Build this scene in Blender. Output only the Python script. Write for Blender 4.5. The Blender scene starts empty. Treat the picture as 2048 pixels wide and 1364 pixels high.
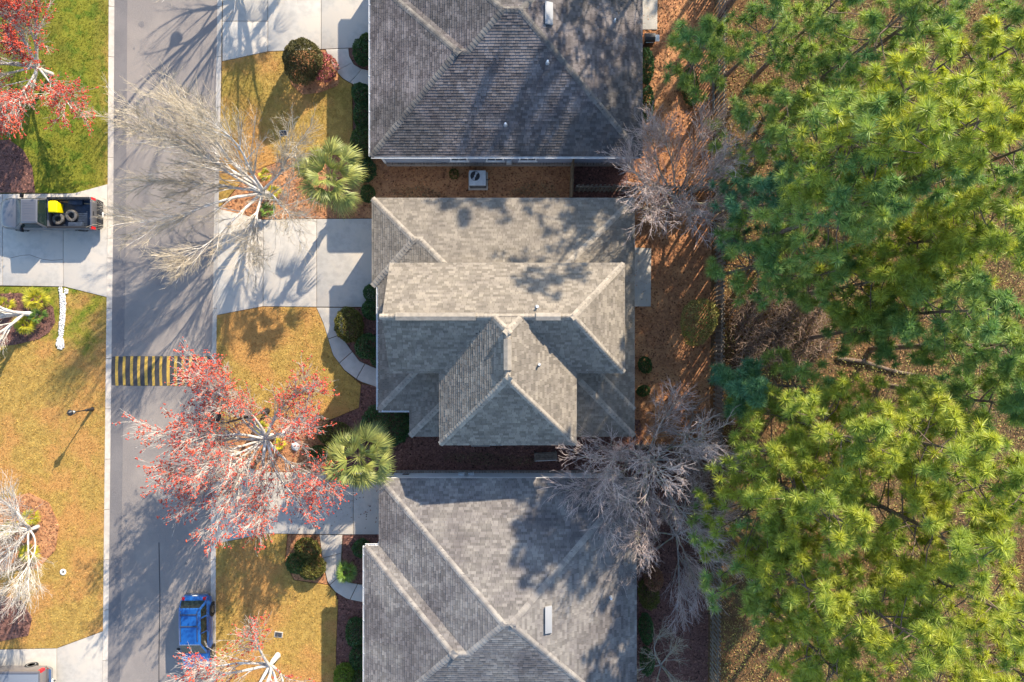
import bpy, bmesh, math, random
import numpy as np
from mathutils import Vector, Matrix

# ---------------------------------------------------------------- camera, sky, sun, exposure
SC = bpy.context.scene
C = SC.collection
HCAM, FPX = 44.0, 1365.33          # camera height in metres, focal length in photo pixels (24 mm on 36 mm)
cam = bpy.data.cameras.new('camera'); cam.lens = 24; cam.sensor_width = 36; cam.clip_end = 1000
camo = bpy.data.objects.new('camera', cam); C.objects.link(camo); camo.location = (0, 0, HCAM)
SC.camera = camo
SUN_EL = math.radians(28.0)
SUN_H = Vector((0.545, 0.838, 0)).normalized()      # horizontal direction towards the sun
W = bpy.data.worlds.new('World'); SC.world = W; W.use_nodes = True
wn = W.node_tree.nodes; wl = W.node_tree.links
sky = wn.new('ShaderNodeTexSky'); sky.sky_type = 'NISHITA'; sky.sun_disc = False
sky.ozone_density = 3.0; sky.dust_density = 0.6; sky.sun_elevation = SUN_EL; sky.sun_rotation = math.atan2(SUN_H.x, SUN_H.y)
wn['Background'].inputs['Strength'].default_value = 0.15
wl.new(sky.outputs[0], wn['Background'].inputs['Color'])
sl = bpy.data.lights.new('sun', 'SUN'); sl.energy = 4.1; sl.angle = math.radians(0.55); sl.color = (1.0, 0.885, 0.72)
slo = bpy.data.objects.new('sun', sl); C.objects.link(slo)
sdir = Vector((SUN_H.x*math.cos(SUN_EL), SUN_H.y*math.cos(SUN_EL), math.sin(SUN_EL)))
slo.rotation_euler = sdir.to_track_quat('Z', 'Y').to_euler(); slo.location = sdir*90
SC.view_settings.view_transform = 'Standard'; SC.view_settings.look = 'None'
SC.view_settings.exposure = 1.36; SC.view_settings.gamma = 1.0
SC.render.film_transparent = False

random.seed(7); RNG = np.random.default_rng(7)
def G(px, py, h=0.0):
    k = (HCAM-h)/FPX
    return Vector(((px-1024)*k, (682-py)*k, h))
PI = math.pi

# ---------------------------------------------------------------- materials
MATS = {}
def mat(name, c1, c2=None, scale=6.0, rough=0.85, bump=0.0, bscale=60.0, island=0.0, objr=0.0, metal=0.0, spec=0.3,
        big=None, bigscale=0.3, biglo=0.45, bighi=0.6, transl=0.0, coat=0.0, detail=6.0, lo=0.35, hi=0.65, patch=None, trans_col=None):
    m = bpy.data.materials.new(name); m.use_nodes = True; MATS[name] = m
    nt = m.node_tree; N = nt.nodes; L = nt.links
    b = N['Principled BSDF']; b.inputs['Roughness'].default_value = rough; b.inputs['Metallic'].default_value = metal
    b.inputs['Specular IOR Level'].default_value = spec
    if coat: b.inputs['Coat Weight'].default_value = coat; b.inputs['Coat Roughness'].default_value = 0.05
    geo = N.new('ShaderNodeNewGeometry')
    def noise(s, d=detail, off=0):
        n = N.new('ShaderNodeTexNoise'); n.inputs['Scale'].default_value = s; n.inputs['Detail'].default_value = d
        n.inputs['Roughness'].default_value = 0.6
        if off:
            a = N.new('ShaderNodeVectorMath'); a.operation = 'ADD'; a.inputs[1].default_value = (off, off*1.7, off*.3)
            L.new(geo.outputs['Position'], a.inputs[0]); L.new(a.outputs[0], n.inputs['Vector'])
        else: L.new(geo.outputs['Position'], n.inputs['Vector'])
        return n.outputs['Fac']
    def ramp(f, a, c):
        r = N.new('ShaderNodeMapRange'); r.inputs['From Min'].default_value = a; r.inputs['From Max'].default_value = c
        r.interpolation_type = 'SMOOTHSTEP'; L.new(f, r.inputs['Value']); return r.outputs[0]
    def mix(f, a, c, mode='MIX'):
        x = N.new('ShaderNodeMix'); x.data_type = 'RGBA'; x.blend_type = mode
        if isinstance(f, float): x.inputs[0].default_value = f
        else: L.new(f, x.inputs[0])
        for i, v in ((6, a), (7, c)):
            if isinstance(v, tuple): x.inputs[i].default_value = (*v, 1)
            else: L.new(v, x.inputs[i])
        return x.outputs[2]
    col = None
    if c2 is not None: col = mix(ramp(noise(scale), lo, hi), c1, c2)
    else:
        rgb = N.new('ShaderNodeRGB'); rgb.outputs[0].default_value = (*c1, 1); col = rgb.outputs[0]
    if big is not None: col = mix(ramp(noise(bigscale, 5, 31.7), biglo, bighi), col, big)
    if patch is not None: col = patch(N, L, geo, noise, ramp, mix, col)
    if island or objr:
        src = None
        if island:
            src = geo.outputs['Random Per Island']
            if objr:
                oi = N.new('ShaderNodeObjectInfo'); a = N.new('ShaderNodeMath'); a.operation = 'ADD'
                L.new(src, a.inputs[0]); L.new(oi.outputs['Random'], a.inputs[1])
                f = N.new('ShaderNodeMath'); f.operation = 'FRACT'; L.new(a.outputs[0], f.inputs[0]); src = f.outputs[0]
            amp = island
        else:
            oi = N.new('ShaderNodeObjectInfo'); src = oi.outputs['Random']; amp = objr
        r = N.new('ShaderNodeMapRange'); r.inputs['To Min'].default_value = 1-amp; r.inputs['To Max'].default_value = 1+amp
        L.new(src, r.inputs['Value'])
        v = N.new('ShaderNodeVectorMath'); v.operation = 'SCALE'; L.new(col, v.inputs[0]); L.new(r.outputs[0], v.inputs['Scale']); col = v.outputs[0]
    L.new(col, b.inputs['Base Color'])
    if bump:
        bp = N.new('ShaderNodeBump'); bp.inputs['Strength'].default_value = bump; bp.inputs['Distance'].default_value = 0.05
        L.new(noise(bscale, 4, 3.3), bp.inputs['Height']); L.new(bp.outputs[0], b.inputs['Normal'])
    if transl:
        t = N.new('ShaderNodeBsdfTranslucent'); ms = N.new('ShaderNodeMixShader'); ms.inputs[0].default_value = transl
        tc = mix(1.0, col, trans_col or (1.0, 1.0, 0.5), 'MULTIPLY'); L.new(tc, t.inputs[0])
        L.new(b.outputs[0], ms.inputs[1]); L.new(t.outputs[0], ms.inputs[2])
        L.new(ms.outputs[0], N['Material Output'].inputs['Surface'])
    return m

def lawn_patch(N, L, geo, noise, ramp, mix, col):
    # green living grass at the upper left of the street, fading into dormant tan turf further down
    sx = N.new('ShaderNodeSeparateXYZ'); L.new(geo.outputs['Position'], sx.inputs[0])
    def mr(src, a, c):
        r = N.new('ShaderNodeMapRange'); r.interpolation_type = 'SMOOTHSTEP'
        r.inputs['From Min'].default_value = a; r.inputs['From Max'].default_value = c; L.new(src, r.inputs['Value']); return r.outputs[0]
    def op(o, a, c):
        m = N.new('ShaderNodeMath'); m.operation = o
        for i, v in enumerate((a, c)):
            if isinstance(v, float): m.inputs[i].default_value = v
            else: L.new(v, m.inputs[i])
        return m.outputs[0]
    gx = mr(sx.outputs[0], -23.5, -27.5)                 # left of the road only
    gy = mr(sx.outputs[1], -7.0, 9.0)
    g = op('MULTIPLY', gx, gy)
    n = noise(0.55, 6, 12.0)
    g2 = ramp(op('ADD', op('MULTIPLY', g, 0.42), op('MULTIPLY', n, 0.75)), 0.52, 0.70)
    col = mix(op('MULTIPLY', g2, gx), col, (0.225, 0.225, 0.022))
    n2 = ramp(noise(1.3, 6, 5.0), 0.47, 0.62)
    col = mix(op('MULTIPLY', op('MULTIPLY', n2, g2), 0.8), col, (0.085, 0.15, 0.010))
    gn = op('MULTIPLY', mr(sx.outputs[1], 9.0, 19.0), ramp(noise(0.35, 4, 40.0), 0.45, 0.6))
    col = mix(op('MULTIPLY', gn, 0.55), col, (0.16, 0.15, 0.02))
    return col

mat('lawn', (0.46, 0.30, 0.075), (0.34, 0.215, 0.055), 2.2, 0.95, 0.9, 26, big=(0.48, 0.255, 0.075), bigscale=0.30, patch=lawn_patch)
mat('grass_blade', (0.56, 0.38, 0.10), (0.34, 0.22, 0.055), 3.0, 0.9, island=0.45, big=(0.46, 0.26, 0.09), bigscale=0.30, patch=lawn_patch, transl=0.25, trans_col=(1, 1, .8))
mat('soil', (0.20, 0.11, 0.05), (0.11, 0.07, 0.035), 3.0, 0.95, 1.0, 30, big=(0.15, 0.075, 0.03), bigscale=0.25)
mat('straw', (0.50, 0.235, 0.105), (0.32, 0.145, 0.07), 5.0, 0.95, 1.0, 34, big=(0.54, 0.27, 0.12), bigscale=0.5)
mat('mulch', (0.24, 0.115, 0.085), (0.13, 0.063, 0.05), 9.0, 0.95, 1.0, 40)
mat('litter', (0.46, 0.21, 0.085), (0.22, 0.09, 0.045), 4.0, 0.9, island=0.6)
mat('chips', (0.24, 0.115, 0.08), (0.10, 0.048, 0.036), 4.0, 0.9, island=0.7)
mat('forest_litter', (0.36, 0.19, 0.08), (0.17, 0.11, 0.05), 1.2, 0.9, island=0.6)
mat('concrete', (0.47, 0.43, 0.37), (0.40, 0.368, 0.32), 2.5, 0.9, 0.25, 90, big=(0.49, 0.435, 0.36), bigscale=0.6, objr=0.06, spec=0.2)
mat('kerb_concrete', (0.50, 0.445, 0.375), (0.41, 0.365, 0.31), 3.0, 0.9, 0.25, 90, objr=0.10, spec=0.2)
mat('asphalt', (0.29, 0.252, 0.222), (0.21, 0.184, 0.165), 45.0, 0.92, 0.6, 110, big=(0.30, 0.258, 0.222), bigscale=0.22, spec=0.2, lo=0.3, hi=0.7)
mat('asphalt_edge', (0.20, 0.182, 0.174), (0.155, 0.143, 0.138), 40.0, 0.92, 0.6, 110, big=(0.21, 0.19, 0.178), bigscale=0.3, spec=0.2)
mat('asphalt_dark', (0.085, 0.08, 0.078), (0.06, 0.057, 0.056), 40.0, 0.92, 0.6, 110, spec=0.2)
mat('tar', (0.05, 0.047, 0.045), rough=0.8)
mat('yellow_paint', (0.58, 0.36, 0.06), (0.42, 0.26, 0.06), 9.0, 0.75, 0.3, 70)
mat('shingle_tan', (0.25, 0.213, 0.165), (0.195, 0.166, 0.132), 1.4, 0.92, 0.5, 120, island=0.20, objr=0.001, spec=0.15, big=(0.155, 0.13, 0.098), bigscale=0.35, biglo=0.55, bighi=0.75)
mat('shingle_tan_new', (0.255, 0.218, 0.17), (0.205, 0.175, 0.14), 1.4, 0.92, 0.5, 120, island=0.26, objr=0.001, spec=0.15)
mat('shingle_dark', (0.20, 0.172, 0.158), (0.115, 0.097, 0.092), 0.8, 0.92, 0.5, 120, island=0.30, objr=0.001, spec=0.15, big=(0.11, 0.098, 0.09), bigscale=0.22)
mat('shingle_grey', (0.25, 0.225, 0.195), (0.185, 0.165, 0.15), 0.9, 0.92, 0.5, 120, island=0.26, objr=0.001, spec=0.15, big=(0.15, 0.132, 0.122), bigscale=0.25)
mat('cap_tan', (0.36, 0.31, 0.245), (0.28, 0.24, 0.19), 3.0, 0.9, 0.4, 90, objr=0.12, spec=0.15)
mat('cap_dark', (0.20, 0.18, 0.155), (0.11, 0.10, 0.09), 1.0, 0.9, 0.4, 90, objr=0.14, spec=0.15)
mat('cap_grey', (0.33, 0.295, 0.25), (0.23, 0.205, 0.18), 1.5, 0.9, 0.4, 90, objr=0.12, spec=0.15)
mat('felt', (0.035, 0.033, 0.031))
mat('white_trim', (0.80, 0.79, 0.76), (0.70, 0.69, 0.66), 3.0, 0.6)
mat('siding_blue', (0.33, 0.36, 0.41), (0.29, 0.32, 0.37), 1.0, 0.7)
mat('siding_white', (0.66, 0.68, 0.69), (0.58, 0.60, 0.62), 1.0, 0.7)
mat('brick', (0.36, 0.29, 0.23), (0.20, 0.15, 0.12), 8.0, 0.9, island=0.35)
mat('mortar', (0.34, 0.31, 0.27), rough=0.95)
mat('window_glass', (0.03, 0.035, 0.04), rough=0.08, spec=0.7)
mat('garage_door', (0.70, 0.69, 0.66), rough=0.6)
mat('wood_grey', (0.27, 0.225, 0.17), (0.17, 0.14, 0.11), 6.0, 0.9, 0.4, 50, objr=0.22)
mat('wood_tan', (0.34, 0.24, 0.14), (0.24, 0.17, 0.10), 6.0, 0.9, 0.4, 50, objr=0.2)
mat('bark_pale', (0.62, 0.57, 0.50), (0.40, 0.36, 0.31), 5.0, 0.9, 0.6, 30, big=(0.70, 0.67, 0.62), bigscale=1.6, biglo=.5, bighi=.6)
mat('bark_grey', (0.42, 0.385, 0.33), (0.28, 0.25, 0.215), 5.0, 0.9, 0.6, 30, big=(0.36, 0.34, 0.20), bigscale=1.5, biglo=.52, bighi=.62)
mat('bark_pine', (0.22, 0.155, 0.115), (0.12, 0.085, 0.065), 7.0, 0.95, 0.9, 20)
mat('twig_tan', (0.50, 0.42, 0.30), (0.38, 0.32, 0.235), 2.0, 0.85, island=0.25)
mat('twig_white', (0.60, 0.54, 0.46), (0.46, 0.41, 0.35), 2.0, 0.85, island=0.25)
mat('twig_pink', (0.60, 0.47, 0.41), (0.44, 0.345, 0.305), 1.0, 0.85, island=0.3)
mat('twig_brown', (0.34, 0.235, 0.17), (0.22, 0.15, 0.11), 1.0, 0.85, island=0.3)
mat('red_bud', (0.76, 0.15, 0.065), (0.58, 0.06, 0.05), 1.5, 0.7, island=0.35, transl=0.25, trans_col=(1, .7, .6))
mat('needles', (0.48, 0.50, 0.07), (0.33, 0.41, 0.075), 0.55, 0.45, island=0.30, transl=0.45, trans_col=(1.0, 1.0, .45), spec=0.35, lo=.4, hi=.6)
mat('needles_deep', (0.18, 0.32, 0.10), (0.36, 0.43, 0.09), 0.55, 0.5, island=0.30, transl=0.4, trans_col=(1.0, 1.0, .5), spec=0.35)
mat('needles_blue', (0.09, 0.22, 0.12), (0.16, 0.29, 0.10), 0.55, 0.55, island=0.3, transl=0.3, spec=0.35)
mat('palm', (0.32, 0.32, 0.075), (0.20, 0.235, 0.055), 1.2, 0.5, island=0.30, transl=0.25, spec=0.45, lo=.4, hi=.6)
mat('palm_yellow', (0.58, 0.50, 0.03), (0.38, 0.38, 0.035), 2.0, 0.5, island=0.25, transl=0.25, spec=0.4)
mat('palm_green', (0.22, 0.32, 0.05), (0.09, 0.17, 0.03), 2.0, 0.5, island=0.25, transl=0.25, spec=0.4)
mat('palm_trunk', (0.20, 0.15, 0.10), (0.12, 0.09, 0.065), 8.0, 0.95, 0.6, 30)
mat('leaf_dark', (0.07, 0.14, 0.035), (0.04, 0.09, 0.028), 3.0, 0.5, island=0.45, transl=0.15, spec=0.4)
mat('leaf_mid', (0.085, 0.135, 0.028), (0.05, 0.09, 0.02), 3.0, 0.55, island=0.4, transl=0.2, spec=0.4)
mat('leaf_bright', (0.20, 0.27, 0.03), (0.12, 0.20, 0.025), 3.0, 0.55, island=0.35, transl=0.25)
mat('leaf_brown', (0.15, 0.125, 0.04), (0.085, 0.08, 0.028), 3.0, 0.6, island=0.5, transl=0.15)
mat('leaf_olive', (0.16, 0.145, 0.03), (0.09, 0.095, 0.02), 3.0, 0.6, island=0.45, transl=0.2)
mat('leaf_under', (0.26, 0.28, 0.06), (0.34, 0.27, 0.09), 0.7, 0.7, island=0.5, transl=0.2)
mat('azalea', (0.55, 0.13, 0.17), (0.42, 0.20, 0.10), 4.0, 0.7, island=0.35, transl=0.2, trans_col=(1, .7, .7))
mat('stem', (0.12, 0.09, 0.06), rough=0.9)
mat('rock_white', (0.75, 0.72, 0.68), (0.60, 0.58, 0.55), 6.0, 0.85, 0.5, 30, island=0.15)
mat('paint_blue', (0.008, 0.085, 0.30), rough=0.32, spec=0.5, coat=0.6)
mat('paint_grey', (0.135, 0.135, 0.145), rough=0.32, metal=0.35, spec=0.5, coat=0.5)
mat('paint_taupe', (0.20, 0.175, 0.16), rough=0.35, metal=0.3, spec=0.5, coat=0.5)
mat('car_glass', (0.012, 0.022, 0.022), rough=0.06, spec=0.8)
mat('windscreen', (0.05, 0.075, 0.07), (0.10, 0.12, 0.09), 3.0, rough=0.07, spec=0.8)
mat('rubber', (0.025, 0.025, 0.026), rough=0.8)
mat('rubber_dusty', (0.16, 0.145, 0.125), (0.05, 0.047, 0.045), 5.0, rough=0.9)
mat('rim', (0.55, 0.55, 0.55), rough=0.3, metal=0.8)
mat('black_plastic', (0.022, 0.022, 0.023), rough=0.5)
mat('bed_liner', (0.040, 0.055, 0.085), (0.022, 0.030, 0.045), 4.0, rough=0.55)
mat('tonneau', (0.16, 0.18, 0.21), rough=0.7)
mat('chrome', (0.65, 0.65, 0.65), rough=0.18, metal=1.0)
mat('tail_red', (0.55, 0.012, 0.012), rough=0.25, spec=0.6)
mat('lamp_clear', (0.7, 0.7, 0.68), rough=0.2, spec=0.6)
mat('plate_white', (0.75, 0.75, 0.72), rough=0.5)
mat('yellow_plastic', (0.75, 0.60, 0.0), rough=0.45)
mat('metal_grey', (0.52, 0.55, 0.55), (0.45, 0.47, 0.47), 4.0, rough=0.5, spec=0.4)
mat('metal_dark', (0.05, 0.05, 0.05), rough=0.5, spec=0.4)
mat('black_metal', (0.018, 0.018, 0.02), rough=0.45, spec=0.5)
mat('frosted', (0.7, 0.68, 0.6), rough=0.3)
mat('lid_dark', (0.04, 0.045, 0.055), rough=0.6)
mat('vent_grey', (0.30, 0.30, 0.30), rough=0.6)
mat('pvc', (0.75, 0.75, 0.73), rough=0.5)

# ---------------------------------------------------------------- mesh helpers
def link(o, parent=None):
    C.objects.link(o)
    if parent is not None: o.parent = parent
    return o
def empty(name, loc=(0, 0, 0), rz=0.0):
    o = bpy.data.objects.new(name, None); C.objects.link(o); o.location = loc; o.rotation_euler = (0, 0, rz)
    o.empty_display_size = 0.2
    return o
def tag(o, label=None, cat=None, group=None, kind=None):
    if label: o['label'] = label
    if cat: o['category'] = cat
    if group: o['group'] = group
    if kind: o['kind'] = kind
    return o
def mesh_obj(name, me, material, parent=None, kind=None, smooth=None):
    o = bpy.data.objects.new(name, me); link(o, parent)
    if material: me.materials.append(MATS[material])
    if smooth is not None:
        me.polygons.foreach_set('use_smooth', [True]*len(me.polygons))
        if smooth > 0: me.set_sharp_from_angle(angle=math.radians(smooth))
    if kind: o['kind'] = kind
    return o
def np_mesh(name, V, F):
    """V (n,3); F list of (m,3) or (m,4) int arrays."""
    me = bpy.data.meshes.new(name)
    V = np.asarray(V, dtype=np.float32); F = [f for f in F if len(f)]
    me.vertices.add(len(V)); me.vertices.foreach_set('co', V.ravel())
    nl = sum(f.size for f in F); npoly = sum(len(f) for f in F)
    me.loops.add(nl); me.polygons.add(npoly)
    me.loops.foreach_set('vertex_index', np.concatenate([f.ravel() for f in F]).astype(np.int32))
    tot = np.concatenate([np.full(len(f), f.shape[1]) for f in F]).astype(np.int32)
    st = np.concatenate([[0], np.cumsum(tot)[:-1]]).astype(np.int32)
    me.polygons.foreach_set('loop_start', st)
    me.update(calc_edges=True); me.validate()
    return me
class Acc:
    def __init__(s): s.V = []; s.F = []; s.n = 0
    def add(s, V, F):
        V = np.asarray(V, float).reshape(-1, 3); F = np.asarray(F, int)
        s.V.append(V); s.F.append(F+s.n); s.n += len(V); return s
    def mesh(s, name): return np_mesh(name, np.concatenate(s.V), s.F)
class MB:
    """polygon soup collected into one mesh"""
    def __init__(s): s.v = []; s.f = []
    def add(s, vs, fs):
        n = len(s.v); s.v += [tuple(p) for p in vs]; s.f += [tuple(i+n for i in f) for f in fs]; return s
    def box(s, x0, x1, y0, y1, z0, z1):
        return s.add([(x0,y0,z0),(x1,y0,z0),(x1,y1,z0),(x0,y1,z0),(x0,y0,z1),(x1,y0,z1),(x1,y1,z1),(x0,y1,z1)],
                     [(3,2,1,0),(4,5,6,7),(0,1,5,4),(1,2,6,5),(2,3,7,6),(3,0,4,7)])
    def prism(s, poly, z0, z1):
        n = len(poly)
        a = sum(poly[i][0]*poly[(i+1)%n][1]-poly[(i+1)%n][0]*poly[i][1] for i in range(n))
        if a < 0: poly = poly[::-1]
        s.add([(p[0], p[1], z0) for p in poly]+[(p[0], p[1], z1) for p in poly],
              [tuple(range(n, 2*n)), tuple(range(n-1, -1, -1))]+[(i, (i+1) % n, n+(i+1) % n, n+i) for i in range(n)]); return s
    def tube(s, pts, rad, sides=8, cap=True):
        pts = [Vector(p) for p in pts]; k = len(pts)
        rad = rad if isinstance(rad, (list, tuple)) else [rad]*k
        vs = []; 
        ref = Vector((0.31, 0.17, 0.93))
        for i, p in enumerate(pts):
            t = (pts[min(i+1, k-1)]-pts[max(i-1, 0)]).normalized()
            u = t.cross(ref)
            if u.length < 0.15: u = t.cross(Vector((1, 0, 0)))
            u.normalize(); w = t.cross(u)
            vs += [p+(u*math.cos(2*PI*j/sides)+w*math.sin(2*PI*j/sides))*rad[i] for j in range(sides)]
        fs = [(i*sides+j, i*sides+(j+1) % sides, (i+1)*sides+(j+1) % sides, (i+1)*sides+j) for i in range(k-1) for j in range(sides)]
        if cap: fs += [tuple(range(sides-1, -1, -1)), tuple((k-1)*sides+j for j in range(sides))]
        return s.add(vs, fs)
    def lathe(s, prof, c=(0, 0, 0), sides=20, axis='z'):
        vs = []
        for (r, z) in prof:
            for j in range(sides):
                a = 2*PI*j/sides; x, y = r*math.cos(a), r*math.sin(a)
                p = (x, y, z) if axis == 'z' else (x, z, y) if axis == 'y' else (z, x, y)
                vs.append((p[0]+c[0], p[1]+c[1], p[2]+c[2]))
        k = len(prof)
        fs = [(i*sides+j, i*sides+(j+1) % sides, (i+1)*sides+(j+1) % sides, (i+1)*sides+j) for i in range(k-1) for j in range(sides)]
        fs += [tuple(range(sides)), tuple((k-1)*sides+j for j in range(sides))]
        return s.add(vs, fs)
    def loft(s, secs, cap=True):
        n = len(secs[0]); vs = [p for sec in secs for p in sec]
        fs = [(i*n+j, i*n+(j+1) % n, (i+1)*n+(j+1) % n, (i+1)*n+j) for i in range(len(secs)-1) for j in range(n)]
        if cap: fs += [tuple(range(n-1, -1, -1)), tuple((len(secs)-1)*n+j for j in range(n))]
        return s.add(vs, fs)
    def build(s, name, material, parent=None, off=None, kind=None, smooth=None, bevel=0.0, fix=True):
        me = bpy.data.meshes.new(name)
        v = s.v if off is None else [(p[0]-off[0], p[1]-off[1], p[2]-off[2]) for p in s.v]
        me.from_pydata(v, [], s.f)
        if fix or bevel:
            bm = bmesh.new(); bm.from_mesh(me)
            if fix: bmesh.ops.recalc_face_normals(bm, faces=bm.faces)
            if bevel:
                es = [e for e in bm.edges if len(e.link_faces) == 2 and e.calc_face_angle(0) > 0.5]
                bmesh.ops.bevel(bm, geom=es, offset=bevel, segments=2, affect='EDGES', profile=0.6, clamp_overlap=True)
            bm.to_mesh(me); bm.free()
        me.update()
        return mesh_obj(name, me, material, parent, kind, smooth if smooth is not None else (35 if bevel else None))
def copy_tree(o, parent=None):
    c = o.copy(); C.objects.link(c); c.parent = parent
    for ch in o.children: copy_tree(ch, c)
    return c
def gp(pts, h=0.0): return [tuple(G(x, y, h)[:2]) for x, y in pts]
def inside(P, poly):
    x, y = P[:, 0], P[:, 1]; r = np.zeros(len(P), bool); n = len(poly)
    for i in range(n):
        x1, y1 = poly[i]; x2, y2 = poly[(i+1) % n]
        if y1 == y2: continue
        c = ((y1 > y) != (y2 > y)) & (x < (x2-x1)*(y-y1)/(y2-y1)+x1); r ^= c
    return r
def scatter(poly, dens, excl=()):
    a = np.array(poly); lo, hi = a.min(0), a.max(0)
    n = int(np.prod(hi-lo)*dens); P = RNG.uniform(lo, hi, (n, 2)); m = inside(P, poly)
    for e in excl: m &= ~inside(P, e)
    return P[m]
# ---------------------------------------------------------------- ground, road, kerbs, drives, lawns
gb = MB().prism([(-170, -150), (170, -150), (170, 150), (-170, 150)], -0.6, 0.0)
tag(gb.build('ground', 'soil'), kind='structure')
def lin(tab, y):
    ys = [t[0] for t in tab]; return float(np.interp(y, ys, [t[1] for t in tab]))
LO = [(-900, 226), (0, 219), (450, 216.6), (750, 213), (1014, 210), (1364, 206.5), (2300, 197)]
LI = [(-900, 236), (0, 229), (450, 226.6), (750, 222.5), (1014, 219.8), (1364, 215.5), (2300, 206)]
RI = [(-900, 449), (0, 435), (455, 428), (750, 423.5), (1014, 422), (1364, 421.5), (2300, 420)]
RO = [(-900, 459), (0, 445), (455, 437.5), (750, 433), (1014, 432.5), (1364, 432.5), (2300, 431)]
YS = list(range(-900, 2301, 100))
ZL = 0.06     # lawn level
road = MB()
pr = [tuple(G(lin(LI, y)-2, y)[:2]) for y in YS]+[tuple(G(lin(RI, y)+2, y)[:2]) for y in YS[::-1]]
road = tag(road.prism(pr, -0.2, 0.004).build('road', 'asphalt'), kind='structure')
es = [tuple(G(lin(LI, y), y)[:2]) for y in YS]+[tuple(G(lin(LI, y)+26-y*0.0015, y)[:2]) for y in YS[::-1]]
MB().prism(es, -0.1, 0.009).build('edge_strip', 'asphalt_edge', road)
# tar-filled crack along the lower half of the lane, a few oil spots
crack = [(318, 1085), (319, 1140), (320, 1190), (319, 1250), (318, 1310), (318, 1420)]
cp = [tuple(G(x-0.9, y)[:2]) for x, y in crack]+[tuple(G(x+0.9, y)[:2]) for x, y in crack[::-1]]
MB().prism(cp, -0.05, 0.008).build('tar_seam', 'tar', road)
for (x, y, r) in ((256, 548, 2), (283, 48, 7), (250, 680, 1.5), (268, 97, 2.5), (372, 1127, 3), (243, 1060, 4)):
    q = G(x, y); MB().prism([(q.x+r/31*math.cos(a)*random.uniform(.7, 1.2), q.y+r/31*math.sin(a)*random.uniform(.7, 1.2)) for a in np.linspace(0, 2*PI, 13)[:-1]], -0.02, 0.0105).build('oil_stain', 'asphalt_edge', road)
def kerb(name, inner, outer):
    k = empty(name, (0, 0, 0)); tag(k, kind='structure')
    js = list(np.arange(-690, 2100, 100.5)); 
    for a, b in zip(js[:-1], js[1:]):
        m = MB(); secs = []
        for y in (a+0.45, (a+b)/2, b-0.45):
            i = G(lin(inner, y), y); o = G(lin(outer, y), y); d = (o-i)
            secs.append([tuple(i+Vector((0, 0, -.15))), tuple(i+Vector((0, 0, .014))), tuple(i+d*.35+Vector((0, 0, .022))), tuple(i+d*.75+Vector((0, 0, .082))), tuple(o+Vector((0, 0, .088))), tuple(o+Vector((0, 0, -.15)))])
        m.loft(secs).build('kerb_segment', 'kerb_concrete', k, smooth=40)
    return k
kerb('kerb_left', LI, LO); kerb('kerb_right', RI, RO)

def drive(name, slabs, z=0.085):
    d = empty(name); tag(d, kind='structure')
    for s in slabs: MB().prism(gp(s), -0.1, z).build('concrete_slab', 'concrete', d, bevel=0.012)
    return d
e = 0.5
d1 = drive('driveway', [[(-320, 389), (7-e, 388.5), (7-e, 571), (-320, 570)], [(7+e, 388.5), (128-e, 388), (128-e, 573), (7+e, 571)],
                   [(128+e, 388), (150, 387), (216.2, 369), (214.8, 594), (130, 573), (128+e, 573)]])
ck = [(20, 517), (45, 511), (62, 510), (75, 515), (88, 519), (105, 521), (127, 519.5)]
MB().prism(gp([(x, y-.35) for x, y in ck]+[(x, y+.35) for x, y in ck[::-1]]), .05, .0865).build('crack', 'tar', d1)
drive('driveway', [[(-320, 1305), (115-e, 1296.5), (115-e, 1500), (-320, 1500)], [(115+e, 1296), (207, 1262), (204, 1520), (115+e, 1500)]])
drive('driveway', [[(446, 123), (446, 44), (536, 44), (536, 103.5)], [(446, 43), (448, -40), (536, -25), (536, 43)],
                   [(537, 103.5), (537, -25), (642.5, -25), (642.5, 99)], [(643.5, 99), (643.5, -25), (775, -25), (775, 92), (697, 96.5)]])
drive('driveway', [[(438.5, 418), (526.5, 440), (526.5, 612.5), (434.5, 630)], [(527.5, 440), (633.5, 438.5), (633.5, 613.5), (527.5, 612.5)],
                   [(634.5, 438.5), (778, 437.5), (778, 614), (634.5, 613.5)]])
drive('driveway', [[(433.5, 921), (533, 944), (533, 1066), (433.5, 1086)], [(534, 944), (630.5, 945), (630.5, 1067.5), (534, 1066)],
                   [(631.5, 945), (706.5, 945), (706.5, 1068), (631.5, 1067.5)], [(707.5, 945), (785, 945), (785, 1068), (707.5, 1068)]])
def resamp(pl, ts):
    p = np.array(pl, float); d = np.r_[0, np.cumsum(np.linalg.norm(np.diff(p, axis=0), axis=1))]; d /= d[-1]
    return [(float(np.interp(t, d, p[:, 0])), float(np.interp(t, d, p[:, 1]))) for t in ts]
def walk(name, left, right, joints):
    d = empty(name); tag(d, kind='structure'); js = [0]+joints+[1]
    for a, b in zip(js[:-1], js[1:]):
        ts = np.linspace(a+0.003, b-0.003, 7); l = resamp(left, ts); r = resamp(right, ts)
        MB().prism(gp(l+r[::-1]), -0.1, 0.085).build('concrete_slab', 'concrete', d, bevel=0.01)
WL1 = [(652, 99.5), (660, 118), (672, 142), (687, 158), (705, 168), (722, 175), (755, 180)]; WR1 = [(697, 97.5), (698.5, 113), (708, 130), (723.6, 139), (743, 143), (760, 145)]
WL2 = [(633.5, 614.6), (648, 647), (657, 677), (667, 710), (690, 740), (720, 762), (755, 774), (775, 778)]; WR2 = [(687, 615), (686, 645), (688, 680), (700, 697), (720, 723), (755, 738), (778, 744)]
WL3 = [(640, 1068.8), (646, 1117), (656, 1163), (672, 1183), (695, 1197), (730, 1204), (760, 1207)]; WR3 = [(685, 1069), (682, 1124), (683, 1150), (697, 1165), (730, 1170), (762, 1172)]
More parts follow.
